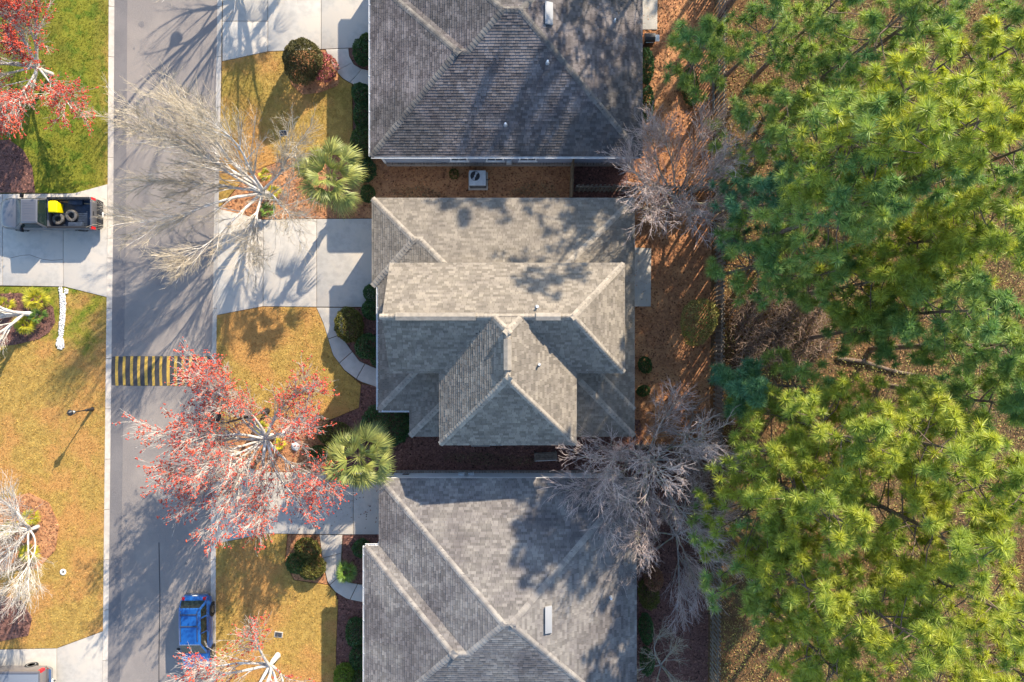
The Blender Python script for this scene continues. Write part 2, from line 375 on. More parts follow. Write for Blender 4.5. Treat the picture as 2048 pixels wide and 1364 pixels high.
walk('walkway', WL1, WR1, [0.34, 0.60]); walk('walkway', WL2, WR2, [0.29, 0.52, 0.72]); walk('walkway', WL3, WR3, [0.22, 0.48, 0.72])
for pp, nm in (([(1281, -60), (1315, -60), (1314, 60), (1281, 60)], 'patio'), ([(1262, 495), (1302, 497), (1301, 613), (1262, 613)], 'patio')):
    MB_ = MB().prism(gp(pp), -0.1, 0.09); tag(MB_.build(nm, 'concrete', bevel=0.012), kind='structure')

LAWNS = [
 [(-330, -400), (221, -400), (218.8, 0), (216.3, 369), (150, 386.5), (-330, 386.5)],
 [(-330, 572), (130, 574.2), (214.6, 595.2), (212.8, 750), (209.8, 1014), (206.8, 1261), (115, 1295), (-330, 1303)],
 [(445.3, 124), (536, 104.5), (651, 100.5), (659, 118), (671, 142), (686, 159), (704, 169), (706, 300), (640, 318), (560, 322), (500, 345), (438, 416)],
 [(433.4, 631), (526, 613.5), (632.5, 615), (647, 647), (656, 677), (666, 710), (689, 741), (722, 769), (718, 815), (656, 841), (560, 832), (490, 838), (432.6, 880)],
 [(432.8, 1087), (533, 1067.3), (575, 1068), (570, 1125), (588, 1160), (655, 1170), (671, 1184), (676, 1200), (672, 1300), (672, 1700), (432.8, 1700)],
]
LAWN_XY = [gp(p) for p in LAWNS]
BEDS = [   # pixel outline, material
 ([(-60, 590), (40, 586), (85, 592), (108, 615), (112, 645), (100, 665), (80, 678), (30, 690), (-60, 692)], 'mulch'),
 ([(-60, 285), (20, 280), (48, 300), (66, 335), (72, 386), (-60, 386)], 'mulch'),
 ([(-60, 1015), (60, 985), (100, 1005), (120, 1050), (112, 1100), (80, 1135), (-60, 1150)], 'straw'),
 ([(572, 103), (651, 101), (659, 118), (671, 142), (680, 158), (676, 172), (640, 186), (606, 190), (585, 172), (572, 135)], 'straw'),
 ([(-40, 1180), (45, 1200), (66, 1235), (58, 1270), (-40, 1290)], 'chips'),
]
for i, p in enumerate(LAWN_XY):
    tag(MB().prism(p, -0.3, ZL).build('lawn', 'lawn'), kind='structure')
BED_XY = []
for i, (p, m) in enumerate(BEDS):
    q = gp(p); BED_XY.append(q); tag(MB().prism(q, -0.05, ZL+0.035).build('planting_bed', m), kind='structure')
# pine-straw and mulch ground between and around the houses (sheets over the bare soil)
STRAW = [([(438, 420), (500, 346), (560, 323), (640, 319), (706, 301), (745, 300), (1146, 305), (1143, 398), (760, 398), (748, 436), (530, 438)], 'straw', 0.030),
         ([(432.6, 881), (490, 839), (560, 833), (656, 842), (640, 944), (533, 943), (433.4, 920)], 'straw', 0.034),
         ([(656, 842), (718, 816), (723, 769), (775, 775), (900, 780), (1280, 840), (1290, 945), (640, 944)], 'mulch', 0.030),
         ([(1255, -300), (1432, -300), (1424, 380), (1255, 380)], 'straw', 0.026), ([(1146, 305), (1256, 305), (1256, 398), (1143, 398)], 'mulch', 0.024),
         ([(1255, 381), (1424, 381), (1419, 890), (1255, 890)], 'straw', 0.022), ([(1255, 891), (1419, 891), (1413, 1700), (1255, 1700)], 'mulch', 0.020),
         ([(688, 616), (760, 616), (760, 736), (721, 722), (701, 696), (689, 679)], 'mulch', 0.032),
         ([(707, 176), (760, 182), (760, 300), (707, 300)], 'mulch', 0.033), ([(698, 97), (760, 93), (760, 142), (724, 138), (709, 129), (699.5, 112)], 'mulch', 0.033),
         ([(576, 1068.6), (639, 1069.4), (645, 1117), (655, 1168), (589, 1159), (571, 1125)], 'straw', 0.033), ([(686, 1069), (760, 1069), (760, 1171), (698, 1164), (684, 1150)], 'mulch', 0.032),
         ([(673, 1185), (694, 1198), (730, 1205), (765, 1208), (765, 1700), (673, 1700), (673, 1300), (677, 1200)], 'mulch', 0.031)]
STRAW_XY = []
for p, m, z in STRAW:
    q = gp(p); STRAW_XY.append((q, m)); tag(MB().prism(q, -0.1, z).build('bed_ground', m), kind='structure')

# grass: short blades in tufts
def blades(P, z, hmin, hmax, w):
    n = len(P); a = RNG.uniform(0, 2*PI, n); h = RNG.uniform(hmin, hmax, n); lean = RNG.uniform(0.3, 1.6, n)*h; b = RNG.uniform(0, 2*PI, n)
    ww = RNG.uniform(.5, 1.3, n)*w
    V = np.empty((n, 3, 3)); V[:, 0] = np.c_[P[:, 0]-np.cos(a)*ww, P[:, 1]-np.sin(a)*ww, np.full(n, z)]
    V[:, 1] = np.c_[P[:, 0]+np.cos(a)*ww, P[:, 1]+np.sin(a)*ww, np.full(n, z)]
    V[:, 2] = np.c_[P[:, 0]+np.cos(b)*lean, P[:, 1]+np.sin(b)*lean, z+h]
    return V.reshape(-1, 3), np.arange(3*n).reshape(-1, 3)
def chips(P, z, smin, smax, lift=0.03):
    n = len(P); a = RNG.uniform(0, 2*PI, n); s = RNG.uniform(smin, smax, n); r = RNG.uniform(.2, .7, n)
    u = np.c_[np.cos(a), np.sin(a), RNG.uniform(-.5, .5, n)]*s[:, None]; v = np.c_[-np.sin(a), np.cos(a), RNG.uniform(-.5, .5, n)]*(s*r)[:, None]
    c = np.c_[P, np.full(n, z)+RNG.uniform(0.2, 1, n)*lift]
    V = np.stack([c-u, c-v, c+u, c+v], 1)
    return V.reshape(-1, 3), np.arange(4*n).reshape(-1, 4)
grass_lab = ['short green and tan turf blades on the upper left verge', 'dormant tan turf blades on the long left verge', 'golden turf blades below the upper driveway', 'golden turf blades beside the curved front walkway', 'golden turf blades on the lowest front lawn']
for i, p in enumerate(LAWN_XY):
    vis = [(x, y) for x, y in p]
    P = scatter(vis, 240, BED_XY); P = P[(np.abs(P[:, 0]) < 35) & (np.abs(P[:, 1]) < 24)]
    a = Acc().add(*blades(P, ZL, 0.03, 0.095, 0.02))
    tag(mesh_obj('turf_grass', a.mesh('turf_grass'), 'grass_blade'), grass_lab[i], 'grass', kind='stuff')
a = Acc(); b = Acc()
for q, m in STRAW_XY+[(q, BEDS[i][1]) for i, q in enumerate(BED_XY)]:
    P = scatter(q, 75); P = P[(np.abs(P[:, 0]) < 35) & (np.abs(P[:, 1]) < 24)]
    (a if m == 'straw' else b).add(*chips(P, 0.05 if (q, m) in STRAW_XY else 0.10, 0.03, 0.10))
tag(mesh_obj('pine_straw', a.mesh('pine_straw'), 'litter'), 'loose orange pine straw and fallen leaves on the beds and back yards', 'pine straw', kind='stuff')
tag(mesh_obj('bark_chips', b.mesh('bark_chips'), 'chips'), 'dark brown bark chips on the side yards and house beds', 'mulch', kind='stuff')
FOREST = gp([(1438, -300), (2500, -300), (2500, 1700), (1424, 1700)])
P = scatter(FOREST, 60); P = P[(P[:, 0] < 34.5) & (np.abs(P[:, 1]) < 23.2)]
a = Acc().add(*chips(P, 0.01, 0.025, 0.085, 0.08))
tag(mesh_obj('leaf_litter', a.mesh('leaf_litter'), 'forest_litter'), 'orange and brown leaf litter under the pines beyond the fence', 'leaf litter', kind='stuff')
# little fallen leaves blown over the lowest driveway
P = scatter(gp([(560, 960), (757, 975), (757, 1060), (600, 1060)]), 7); a = Acc().add(*chips(P, 0.086, 0.03, 0.07, 0.02))
tag(mesh_obj('fallen_leaves', a.mesh('fallen_leaves'), 'chips'), 'dark fallen leaves on the shaded lowest driveway', 'leaves', kind='stuff')

# speed hump with painted stripes
hump = empty('speed_hump', G(320, 742)); tag(hump, 'dark asphalt speed hump with thirteen yellow stripes across the road', 'speed hump')
hl = G(320, 742); x0, x1 = G(224.5, 742).x-hl.x, G(423, 742).x-hl.x; hy = 29.8/31.03
prof = [(-hy, 0.006), (-hy*.6, 0.045), (-hy*.2, 0.068), (hy*.2, 0.068), (hy*.6, 0.045), (hy, 0.006)]
secs = [[(x, y, z) for y, z in prof]+[(x, hy, -.05), (x, -hy, -.05)] for x in (x0, x1)]
MB().loft(secs).build('hump_body', 'asphalt_dark', hump, smooth=50)
for sx in (703, 747, 792, 835, 879, 923, 967, 1012, 1056, 1100, 1145, 1189, 1235):
    cx = G(sx/3, 742).x-hl.x; j = random.uniform(-.05, .03); secs = []
    w = 0.092+random.uniform(-.006, .006)
    for x in (cx-w, cx+w):
        ps = [(y*(0.985 if y < 0 else 1)+j*0.5*(y/hy), z+0.006) for y, z in prof]
        secs.append([(x, y, z) for y, z in ps]+[(x, y, z-0.02) for y, z in ps[::-1]])
    MB().loft(secs).build('yellow_stripe', 'yellow_paint', hump)
# ---------------------------------------------------------------- houses
class Hip:
    """a hip roof over an eave rectangle; 'sides' lists the edges that slope (the others are gables or buried)"""
    def __init__(s, x0, x1, y0, y1, he, p, sides='WENS', name=''):
        s.x0, s.x1, s.y0, s.y1, s.he, s.p, s.sides = x0, x1, y0, y1, he, p, sides
        s.faces = {}
        for a in sides:
            poly = [(x0, y0), (x1, y0), (x1, y1), (x0, y1)]
            for b in sides:
                if b != a: poly = clip(poly, lambda q: s.dist(b, *q)-s.dist(a, *q))
            s.faces[a] = poly
    def dist(s, a, x, y): return {'W': x-s.x0, 'E': s.x1-x, 'S': y-s.y0, 'N': s.y1-y}[a]
    def z(s, x, y): return s.he+s.p*min(s.dist(a, x, y) for a in s.sides)
    def has(s, x, y): return s.x0 <= x <= s.x1 and s.y0 <= y <= s.y1
    def nrm(s, a):
        d = {'W': (-1, 0), 'E': (1, 0), 'S': (0, -1), 'N': (0, 1)}[a]
        return Vector((d[0]*s.p, d[1]*s.p, 1)).normalized()
def clip(poly, f):
    out = []; n = len(poly)
    for i in range(n):
        a, b = poly[i], poly[(i+1) % n]; fa, fb = f(a), f(b)
        if fa >= -1e-9: out.append(a)
        if (fa > 1e-9 and fb < -1e-9) or (fa < -1e-9 and fb > 1e-9):
            t = fa/(fa-fb); out.append((a[0]+(b[0]-a[0])*t, a[1]+(b[1]-a[1])*t))
    return out
def hidden(hips, k, x, y, z, upper, ends=None):
    for i, o in enumerate(hips):
        if i != k and o.has(x, y):
            zo = o.z(x, y)
            if o.he > hips[k].he+1: continue
            if z < zo-0.09: return True
            if i < k and abs(z-zo) < 0.015 and all(o.has(*q) and abs(o.z(*q)-hips[k].z(*q)) < 0.015 for q in (ends or ((x, y),))): return True
    for (x0, x1, y0, y1, zt) in upper:
        if z < zt and x0+.12 < x < x1-.12 and y0+.12 < y < y1-.12: return True
    return False
VIEW = lambda x, y, z: abs(x)*FPX/(HCAM-z) < 1090 and abs(y)*FPX/(HCAM-z) < 740
def roof(house, loc, hips, mats, cap, upper=(), tw=0.30, ex=0.155, nparts=290, seed=1):
    """shingle courses as real wedge-shaped tabs, folded ridge caps, deck and fascia"""
    R = random.Random(seed)
    deck = MB()
    for h in hips:
        for a, poly in h.faces.items():
            if len(poly) < 3: continue
            top = [(x, y, h.z(x, y)-0.012) for x, y in poly]; n = len(top)
            bot = [(x, y, min(z-0.03, h.he-0.16) if abs(z+0.012-h.he) < 1e-3 else z-0.18) for x, y, z in top]
            deck.add(top+bot, [tuple(range(n)), tuple(range(2*n-1, n-1, -1))]+[(i, n+i, n+(i+1) % n, (i+1) % n) for i in range(n)])
    rf = deck.build('roof', 'felt', house, off=loc)
    fm = MB()
    for h in hips:     # white fascia boards under the sloping eaves
        t = 0.025
        if 'W' in h.sides: fm.box(h.x0-t, h.x0-.003, h.y0, h.y1, h.he-.2, h.he-.02)
        if 'E' in h.sides: fm.box(h.x1+.003, h.x1+t, h.y0, h.y1, h.he-.2, h.he-.02)
        if 'S' in h.sides: fm.box(h.x0, h.x1, h.y0-t, h.y0-.003, h.he-.2, h.he-.02)
        if 'N' in h.sides: fm.box(h.x0, h.x1, h.y1+.003, h.y1+t, h.he-.2, h.he-.02)
    fm.build('fascia', 'white_trim', rf, off=loc)
    tabs = []
    for k, h in enumerate(hips):
        mm = mats[k]
        cp = 1/math.sqrt(1+h.p*h.p); step = ex*cp
        for a, poly in h.faces.items():
            if len(poly) < 3: continue
            alongx = a in 'NS'
            us = [q[0] if alongx else q[1] for q in poly]; ds = [h.dist(a, *q) for q in poly]
            u0, u1, dm = min(us), max(us), max(ds)
            def toxy(u, d): return {'W': (h.x0+d, u), 'E': (h.x1-d, u), 'S': (u, h.y0+d), 'N': (u, h.y1-d)}[a]
            nr = h.nrm(a); c = 0; d = -0.03
            while d < dm:
                u = u0-0.4+R.uniform(0, .3)
                off0 = R.uniform(0.0, 0.004)
                while u < u1+.1:
                    w = tw*R.choice((.55, .8, 1, 1, 1.25)); g = 0.006
                    thick = 0.020+off0+R.choice((0, 0, 0.008))
                    um, dd = u+w/2, d+step/2; xm, ym = toxy(um, dd); zm = h.he+h.p*dd
                    if VIEW(xm, ym, zm):
                        q = [(u+g, d), (u+w-g, d), (u+w-g, d+step+.012), (u+g, d+step+.012)]
                        q2 = [toxy(*t) for t in q]
                        lim = [(0, 0)]
                        pc = q2
                        for b in h.sides:
                            if b != a: pc = clip(pc, lambda t: h.dist(b, *t)-h.dist(a, *t)+0.0)
                        if 'W' not in h.sides: pc = clip(pc, lambda t: t[0]-h.x0+.02)
                        if 'E' not in h.sides: pc = clip(pc, lambda t: h.x1+.02-t[0])
                        if len(pc) >= 3 and not hidden(hips, k, xm, ym, zm, upper, (toxy(u, dd), toxy(u+w, dd))):
                            top = []; bot = []
                            for (x, y) in pc:
                                dq = h.dist(a, x, y); f = 1-min(1, max(0, (dq-d)/(step+.012)))
                                base = Vector((x, y, h.he+h.p*dq)); top.append(base+nr*(0.002+thick*f)); bot.append(base-nr*0.012)
                            tabs.append((mm, top, bot, len(pc) == 4 and abs(w-tw) < .01, zm, math.hypot(xm, ym)))
                    u += w
                d += step; c += 1
    # the tabs nearest the camera become shingle objects of their own, the rest one part
    order = sorted([i for i, t in enumerate(tabs) if t[3]], key=lambda i: (HCAM-tabs[i][4])*1.0+tabs[i][5]*0.35+R.uniform(0, 3.0))
    own = set(order[:nparts])
    rest = {}
    def faces(n): return [tuple(range(n))]+[(i, n+i, n+(i+1) % n, (i+1) % n) for i in range(n)]
    for i, (mm, top, bot, full, zm, rr) in enumerate(tabs):
        if i in own:
            m = MB().add([p for p in top+bot], faces(len(top))); m.build('shingle', mm, rf, off=loc, fix=False)
        else:
            rest.setdefault(mm, MB()).add(top+bot, faces(len(top)))
    for mm, m in rest.items(): m.build('shingle_field', mm, rf, off=loc, kind='stuff', fix=False)
    # ridge and hip caps
    seen = []
    for k, h in enumerate(hips):
        fs = list(h.faces.items())
        for i in range(len(fs)):
            for j in range(i+1, len(fs)):
                sh = [p for p in fs[i][1] if any(abs(p[0]-q[0])+abs(p[1]-q[1]) < 1e-6 for q in fs[j][1])]
                sh = list(dict.fromkeys((round(x, 5), round(y, 5)) for x, y in sh))
                if len(sh) != 2: continue
                A, B = [Vector((x, y, h.z(x, y))) for x, y in sh]
                if A.z > B.z: A, B = B, A
                n1, n2 = h.nrm(fs[i][0]), h.nrm(fs[j][0]); L = (B-A).length; t = (B-A)/L
                w1 = n1.cross(t); w1 = w1 if w1.z < 0 else -w1; w2 = n2.cross(t); w2 = w2 if w2.z < 0 else -w2
                if abs(t.z) < 1e-6: 
                    w1 = n1.cross(t); w1 = w1 if w1.z < 0 else -w1; w2 = n2.cross(t); w2 = w2 if w2.z < 0 else -w2
                up = (n1+n2).normalized(); cw, cl = 0.175, 0.215
                me = None; nn = int(L/cl)
                for c in range(nn+1):
                    p = A+t*(c*cl); md = p+t*cl*.5
                    if not VIEW(*md) or hidden(hips, k, md.x, md.y, md.z, upper): continue
                    if me is None:
                        lo, hi, e2 = up*0.046, up*0.024, t*(cl+.05)
                        T = [w1*cw+n1*.034, w1*.05+lo*.9, w2*.05+lo*.9, w2*cw+n2*.034, w2*cw+n2*.016+e2, w2*.05+hi*.9+e2, w1*.05+hi*.9+e2, w1*cw+n1*.016+e2]
                        Bm = [v-up*.05 for v in T]
                        me = bpy.data.meshes.new('ridge_cap')
                        me.from_pydata([tuple(v) for v in T+Bm], [], [(0, 1, 6, 7), (1, 2, 5, 6), (2, 3, 4, 5), (0, 8, 9, 1), (1, 9, 10, 2), (2, 10, 11, 3), (3, 11, 12, 4), (7, 15, 8, 0)])
                        bm = bmesh.new(); bm.from_mesh(me); bmesh.ops.recalc_face_normals(bm, faces=bm.faces); bm.to_mesh(me); bm.free()
                        me.materials.append(MATS[cap])
                    o = bpy.data.objects.new('ridge_cap', me); link(o, rf); o.location = p-Vector(loc)
    return rf
def wallbox(m, x0, x1, y0, y1, z0, z1): m.box(x0, x1, y0, y1, z0, z1)
def window(house, loc, cx, cz, w, h, y=None, x=None, face=-1):
    """a framed window on a wall facing -y / +y (y given) or -x / +x (x given)"""
    m = MB(); g = MB(); s = MB(); f = 0.09
    def bx(mb, u0, u1, z0, z1, d0, d1):
        a, b = sorted((d0*face, d1*face))
        if y is not None: mb.box(u0, u1, y+a, y+b, z0, z1)
        else: mb.box(x+a, x+b, u0, u1, z0, z1)
    bx(m, cx-w/2-f, cx+w/2+f, cz+h/2, cz+h/2+f, 0.0, .06); bx(m, cx-w/2-f, cx+w/2+f, cz-h/2-f, cz-h/2, 0.0, .06)
    bx(m, cx-w/2-f, cx-w/2, cz-h/2, cz+h/2, 0.0, .055); bx(m, cx+w/2, cx+w/2+f, cz-h/2, cz+h/2, 0.0, .055)
    bx(m, cx-w/2, cx+w/2, cz-.02, cz+.02, .0, .045); bx(m, cx-.02, cx+.02, cz-h/2, cz+h/2, .0, .040)
    o = m.build('window', 'white_trim', house, off=loc)
    bx(g, cx-w/2, cx+w/2, cz-h/2, cz+h/2, -.01, .02); g.build('pane', 'window_glass', o, off=loc)
    bx(s, cx-w/2-f-.06, cx+w/2+f+.06, cz-h/2-f-.06, cz-h/2-f, 0.0, .11); s.build('window_sill', 'white_trim', o, off=loc)
    return o
def soldier(house, loc, u0, u1, y=None, x=None, face=-1, z1=0.62, name='brick_course'):
    """brick skirt: a soldier course standing proud on the slab edge"""
    m = MB(); u = u0
    while u < u1-.05:
        d = 0.115+random.uniform(-.006, .006); a, b = sorted((0.002*face, d*face))
        if y is not None: m.box(u+.008, u+.062, y+a, y+b, z1-.2, z1+random.uniform(-.004, .004))
        else: m.box(x+a, x+b, u+.008, u+.062, z1-.2, z1+random.uniform(-.004, .004))
        u += 0.1
    o = m.build(name, 'brick', house, off=loc, kind='stuff')
    b = MB(); a, c = sorted((0.001*face, .105*face))
    if y is not None: b.box(u0, u1, y+a, y+c, 0, z1-.05)
    else: b.box(x+a, x+c, u0, u1, 0, z1-.05)
    b.build('brick_base', 'mortar', house, off=loc)
def gutter(house, loc, p0, p1, out, z, brackets=8):
    p0, p1, o = Vector((*p0, z)), Vector((*p1, z)), Vector((*out, 0)); d = (p1-p0)
    secs = []
    for p in (p0, p1):
        q = [o*.028+Vector((0, 0, -.02)), o*.028+Vector((0, 0, -.13)), o*.12+Vector((0, 0, -.13)), o*.135+Vector((0, 0, -.012)), o*.115+Vector((0, 0, -.012)), o*.105+Vector((0, 0, -.115)), o*.045+Vector((0, 0, -.115)), o*.045+Vector((0, 0, -.02))]
        secs.append([tuple(p+v) for v in q])
    g = MB().loft(secs).build('gutter', 'white_trim', house, off=loc)
    for i in range(brackets):
        c = p0+d*((i+.5)/brackets); t = d.normalized()*.018
        m = MB(); a = c+o*-.06+Vector((0, 0, .012)); b = c+o*.12+Vector((0, 0, -.004))
        m.loft([[tuple(a-t), tuple(a+t), tuple(a+t+Vector((0, 0, .012))), tuple(a-t+Vector((0, 0, .012)))], [tuple(b-t), tuple(b+t), tuple(b+t+Vector((0, 0, .012))), tuple(b-t+Vector((0, 0, .012)))]])
        m.build('gutter_bracket', 'white_trim', g, off=loc)
def pipe_vent(house, loc, p, r=0.05, h=0.32):
    m = MB().tube([p-Vector((0, 0, .3)), p+Vector((0, 0, h))], r, 12)
    o = m.build('vent_pipe', 'pvc', house, off=loc, smooth=40)
    MB().lathe([(r*2.1, -.02), (r*1.9, .05), (r*1.05, .09), (r*1.02, .02)], (p.x, p.y, p.z), 14).build('flashing', 'vent_grey', o, off=loc)
def onroof(hip, px, py):
    z = hip.he+1
    for _ in range(12):
        q = G(px, py, z); z = hip.z(q.x, q.y)
    return G(px, py, z)
def box_vent(house, loc, hip, px, py, lx, ly, side):
    p = onroof(hip, px, py); nr = hip.nrm(side); m = MB(); X, Y = lx/2, ly/2
    vs = []
    for dz in (0.0, .16):
        for (a, b) in ((-X, -Y), (X, -Y), (X, Y), (-X, Y)):
            q = Vector((p.x+a, p.y+b, 0)); q.z = p.z-(nr.x*a+nr.y*b)/nr.z+dz; vs.append(q)
    m.add(vs, [(3, 2, 1, 0), (4, 5, 6, 7), (0, 1, 5, 4), (1, 2, 6, 5), (2, 3, 7, 6), (3, 0, 4, 7)])
    m.build('box_vent', 'vent_grey', house, off=loc, bevel=.02)

HE, P1, P2 = 3.4, 0.417, 0.75
# --- centre house (two storeys over a low hip)
loc = Vector((0, 1.4, 0)); hc = empty('house', loc); tag(hc, 'two-storey house with tan hipped roof in the middle of the row', 'house')
L1 = Hip(-7.94, 7.26, -4.1, 8.48, HE, P1); L2 = Hip(-6.07, 7.26, -5.65, -0.2, HE-.004, P1, 'WES'); GA = Hip(-8.30, -5.15, 3.27, 8.48, HE+.006, P1, 'WNS')
UM = Hip(-6.79, 6.24, -1.754, 4.315, 6.0, P2, 'ENS'); UW = Hip(-4.01, 3.56, -5.76, 4.309, 5.998, P2)
UPW = [(-6.55, 5.89, -1.40, 3.96, 6.0), (-3.66, 3.21, -5.41, -1.40, 6.0)]
roof(hc, loc, [GA, L1, L2, UM, UW], ['shingle_tan', 'shingle_tan', 'shingle_tan', 'shingle_tan_new', 'shingle_tan_new'], 'cap_tan', UPW, seed=3)
wm = MB(); wm.box(-7.59, 6.91, -3.75, 8.13, 0, HE-.1); wm.box(-5.72, 6.905, -5.30, -3.74, 0, HE-.1); wm.box(-7.95, -7.58, 3.62, 8.125, 0, HE-.1)
wm.box(-6.55, 5.89, -1.40, 3.96, HE-.2, 5.9); wm.box(-3.66, 3.21, -5.41, -1.39, 0.0, 5.895)
wm.add([(-6.55, -1.40, 5.9), (-6.55, 3.96, 5.9), (-6.55, 1.28, 7.98), (-6.40, -1.40, 5.9), (-6.40, 3.96, 5.9), (-6.40, 1.28, 7.98)], [(0, 1, 2), (5, 4, 3), (0, 3, 4, 1), (1, 4, 5, 2), (2, 5, 3, 0)])
wm.build('wall', 'siding_white', hc, off=loc)
soldier(hc, loc, -3.66, 3.21, y=-5.41); soldier(hc, loc, -7.59, 6.91, y=8.13, face=1)
gd = MB().box(-8.0, -7.951, 3.95, 7.8, .09, 2.35).build('garage_door', 'garage_door', hc, off=loc)
for z in (.65, 1.22, 1.79): MB().box(-8.012, -7.999, 4.0, 7.75, z-.012, z+.012).build('panel_joint', 'vent_grey', gd, off=loc)
fd = MB().box(-7.64, -7.591, -1.6, -.6, .1, 2.2).build('front_door', 'leaf_dark', hc, off=loc)
MB().lathe([(.03, 0), (.04, .03), (.02, .06)], (-7.67, -.72, 1.1), 10, 'x').build('door_knob', 'chrome', fd, off=loc)
window(hc, loc, 1.2, 1.7, .9, 1.4, x=-7.59); window(hc, loc, -2.7, 1.7, .9, 1.4, x=-7.59); window(hc, loc, -1.2, 4.6, .8, 1.2, y=-5.41); window(hc, loc, 1.0, 4.6, .8, 1.2, y=-5.41)
gutter(hc, loc, (-7.94, -4.1), (-7.94, 3.2), (-1, 0), HE, 9); gutter(hc, loc, (-7.94, -4.1), (-6.08, -4.1), (0, -1), HE, 4)
pipe_vent(hc, loc, onroof(UM, 1074, 614), .06); pipe_vent(hc, loc, onroof(UW, 1078, 729), .05)
for (xa, xb, y, z) in ((-6.1, -1.9, 1.28, 8.276), (1.25, 2.55, 1.28, 8.276)):      # low shingle-over ridge vents
    MB().loft([[(x, y+.21, z-.12), (x, y+.20, z+.02), (x, y, z+.085), (x, y-.20, z+.02), (x, y-.21, z-.12)] for x in (xa, xb)]).build('ridge_vent', 'cap_tan', hc, off=loc)
MB().loft([[(-.225-.21, y, 8.84-.12), (-.225-.2, y, 8.84+.02), (-.225, y, 8.84+.085), (-.225+.2, y, 8.84+.02), (-.225+.21, y, 8.84-.12)] for y in (-1.5, .1)]).build('ridge_vent', 'cap_tan', hc, off=loc)
for (px, py) in ((1247, 478),): pass

# --- upper house (dark weathered roof, blue-grey siding)
loc = Vector((-.1, 18.3, 0)); ht = empty('house', loc); tag(ht, 'house with dark weathered roof and blue-grey siding at the top', 'house')
T1 = Hip(-7.8, 7.73, 11.0, 25.6, HE, .41); T2 = Hip(-8.39, -2.4, 11.0, 21.6, HE+.006, .41, 'WNS')
roof(ht, loc, [T2, T1], ['shingle_dark', 'shingle_dark'], 'cap_dark', seed=5)
wm = MB(); wm.box(-7.45, 7.38, 11.35, 25.2, 0, HE-.1); wm.box(-8.04, -7.44, 11.352, 21.2, 0, HE-.1); wm.build('wall', 'siding_blue', ht, off=loc)
MB().box(-8.10, -7.98, 11.29, 11.41, 0.6, HE-.1).build('corner_board', 'white_trim', ht, off=loc)
sd = MB()
for i in range(18): sd.add([(-7.98, 11.352, .66+i*.145), (7.38, 11.352, .66+i*.145), (7.38, 11.333, .66+i*.145), (-7.98, 11.333, .66+i*.145), (-7.98, 11.352, .80+i*.145), (7.38, 11.352, .80+i*.145)], [(0, 1, 2, 3), (3, 2, 5, 4)])
sd.build('lap_siding', 'siding_blue', ht, off=loc, kind='stuff')
soldier(ht, loc, -8.04, 7.38, y=11.35, z1=.6)
for px in (917, 990, 1056): window(ht, loc, G(px, 320, 1.9).x, 2.0, .92, 1.5, y=11.335)
MB().box(-.35, -.02, 11.15, 11.335, .75, 1.35).build('meter_box', 'metal_grey', ht, off=loc, bevel=.02)
gutter(ht, loc, (-8.39, 11.0), (-8.39, 21.6), (-1, 0), HE, 10)
gutter(ht, loc, (-8.39, 11.0), (7.73, 11.0), (0, -1), HE, 0)
gd = MB().box(-8.09, -8.041, 17.3, 20.9, .09, 2.35).build('garage_door', 'garage_door', ht, off=loc)
pipe_vent(ht, loc, onroof(T1, 1095, 126), .06); pipe_vent(ht, loc, onroof(T1, 1011, 250), .06); pipe_vent(ht, loc, onroof(T1, 1229, 43), .05)
box_vent(ht, loc, T1, 1098, 28, .45, 1.25, 'E')

# --- lower house (grey-tan roof, white siding)
loc = Vector((-.2, -15.4, 0)); hb = empty('house', loc); tag(hb, 'house with long grey hipped roof and white siding at the bottom', 'house')
B1 = Hip(-7.88, 7.38, -23.0, -8.18, HE, .417); B2 = Hip(-8.74, -2.4, -23.0, -12.2, HE+.006, .417, 'WNS')
roof(hb, loc, [B2, B1], ['shingle_grey', 'shingle_grey'], 'cap_grey', seed=8)
wm = MB(); wm.box(-7.5, 7.0, -22.1, -8.42, 0, HE-.1); wm.box(-8.36, -7.49, -22.6, -12.55, 0, HE-.1); wm.build('wall', 'siding_white', hb, off=loc)
soldier(hb, loc, -7.5, 7.0, y=-8.42, face=1, z1=.5)
gutter(hb, loc, (-8.74, -12.2), (-8.74, -23.0), (-1, 0), HE, 11); gutter(hb, loc, (-8.74, -12.2), (-7.9, -12.2), (0, 1), HE, 2)
MB().box(-3.35, -2.95, -8.42, -8.26, .9, 1.5).build('meter_box', 'metal_grey', hb, off=loc, bevel=.02)
MB().box(-2.75, -2.4, -8.42, -8.28, .8, 1.25).build('meter_box', 'metal_grey', hb, off=loc, bevel=.02)
MB().tube([(-2.85, -8.36, 0), (-2.85, -8.36, 2.4)], .03, 8).build('conduit', 'metal_grey', hb, off=loc)
gd = MB().box(-7.55, -7.501, -11.9, -8.9, .09, 2.35).build('garage_door', 'garage_door', hb, off=loc)
MB().box(-6.9, -6.5, -8.43, -8.40, .7, 1.1).build('crawl_vent', 'metal_dark', hb, off=loc)
pipe_vent(hb, loc, onroof(B1, 1221, 1194), .06); box_vent(hb, loc, B1, 1097, 1238, .40, 1.5, 'E')
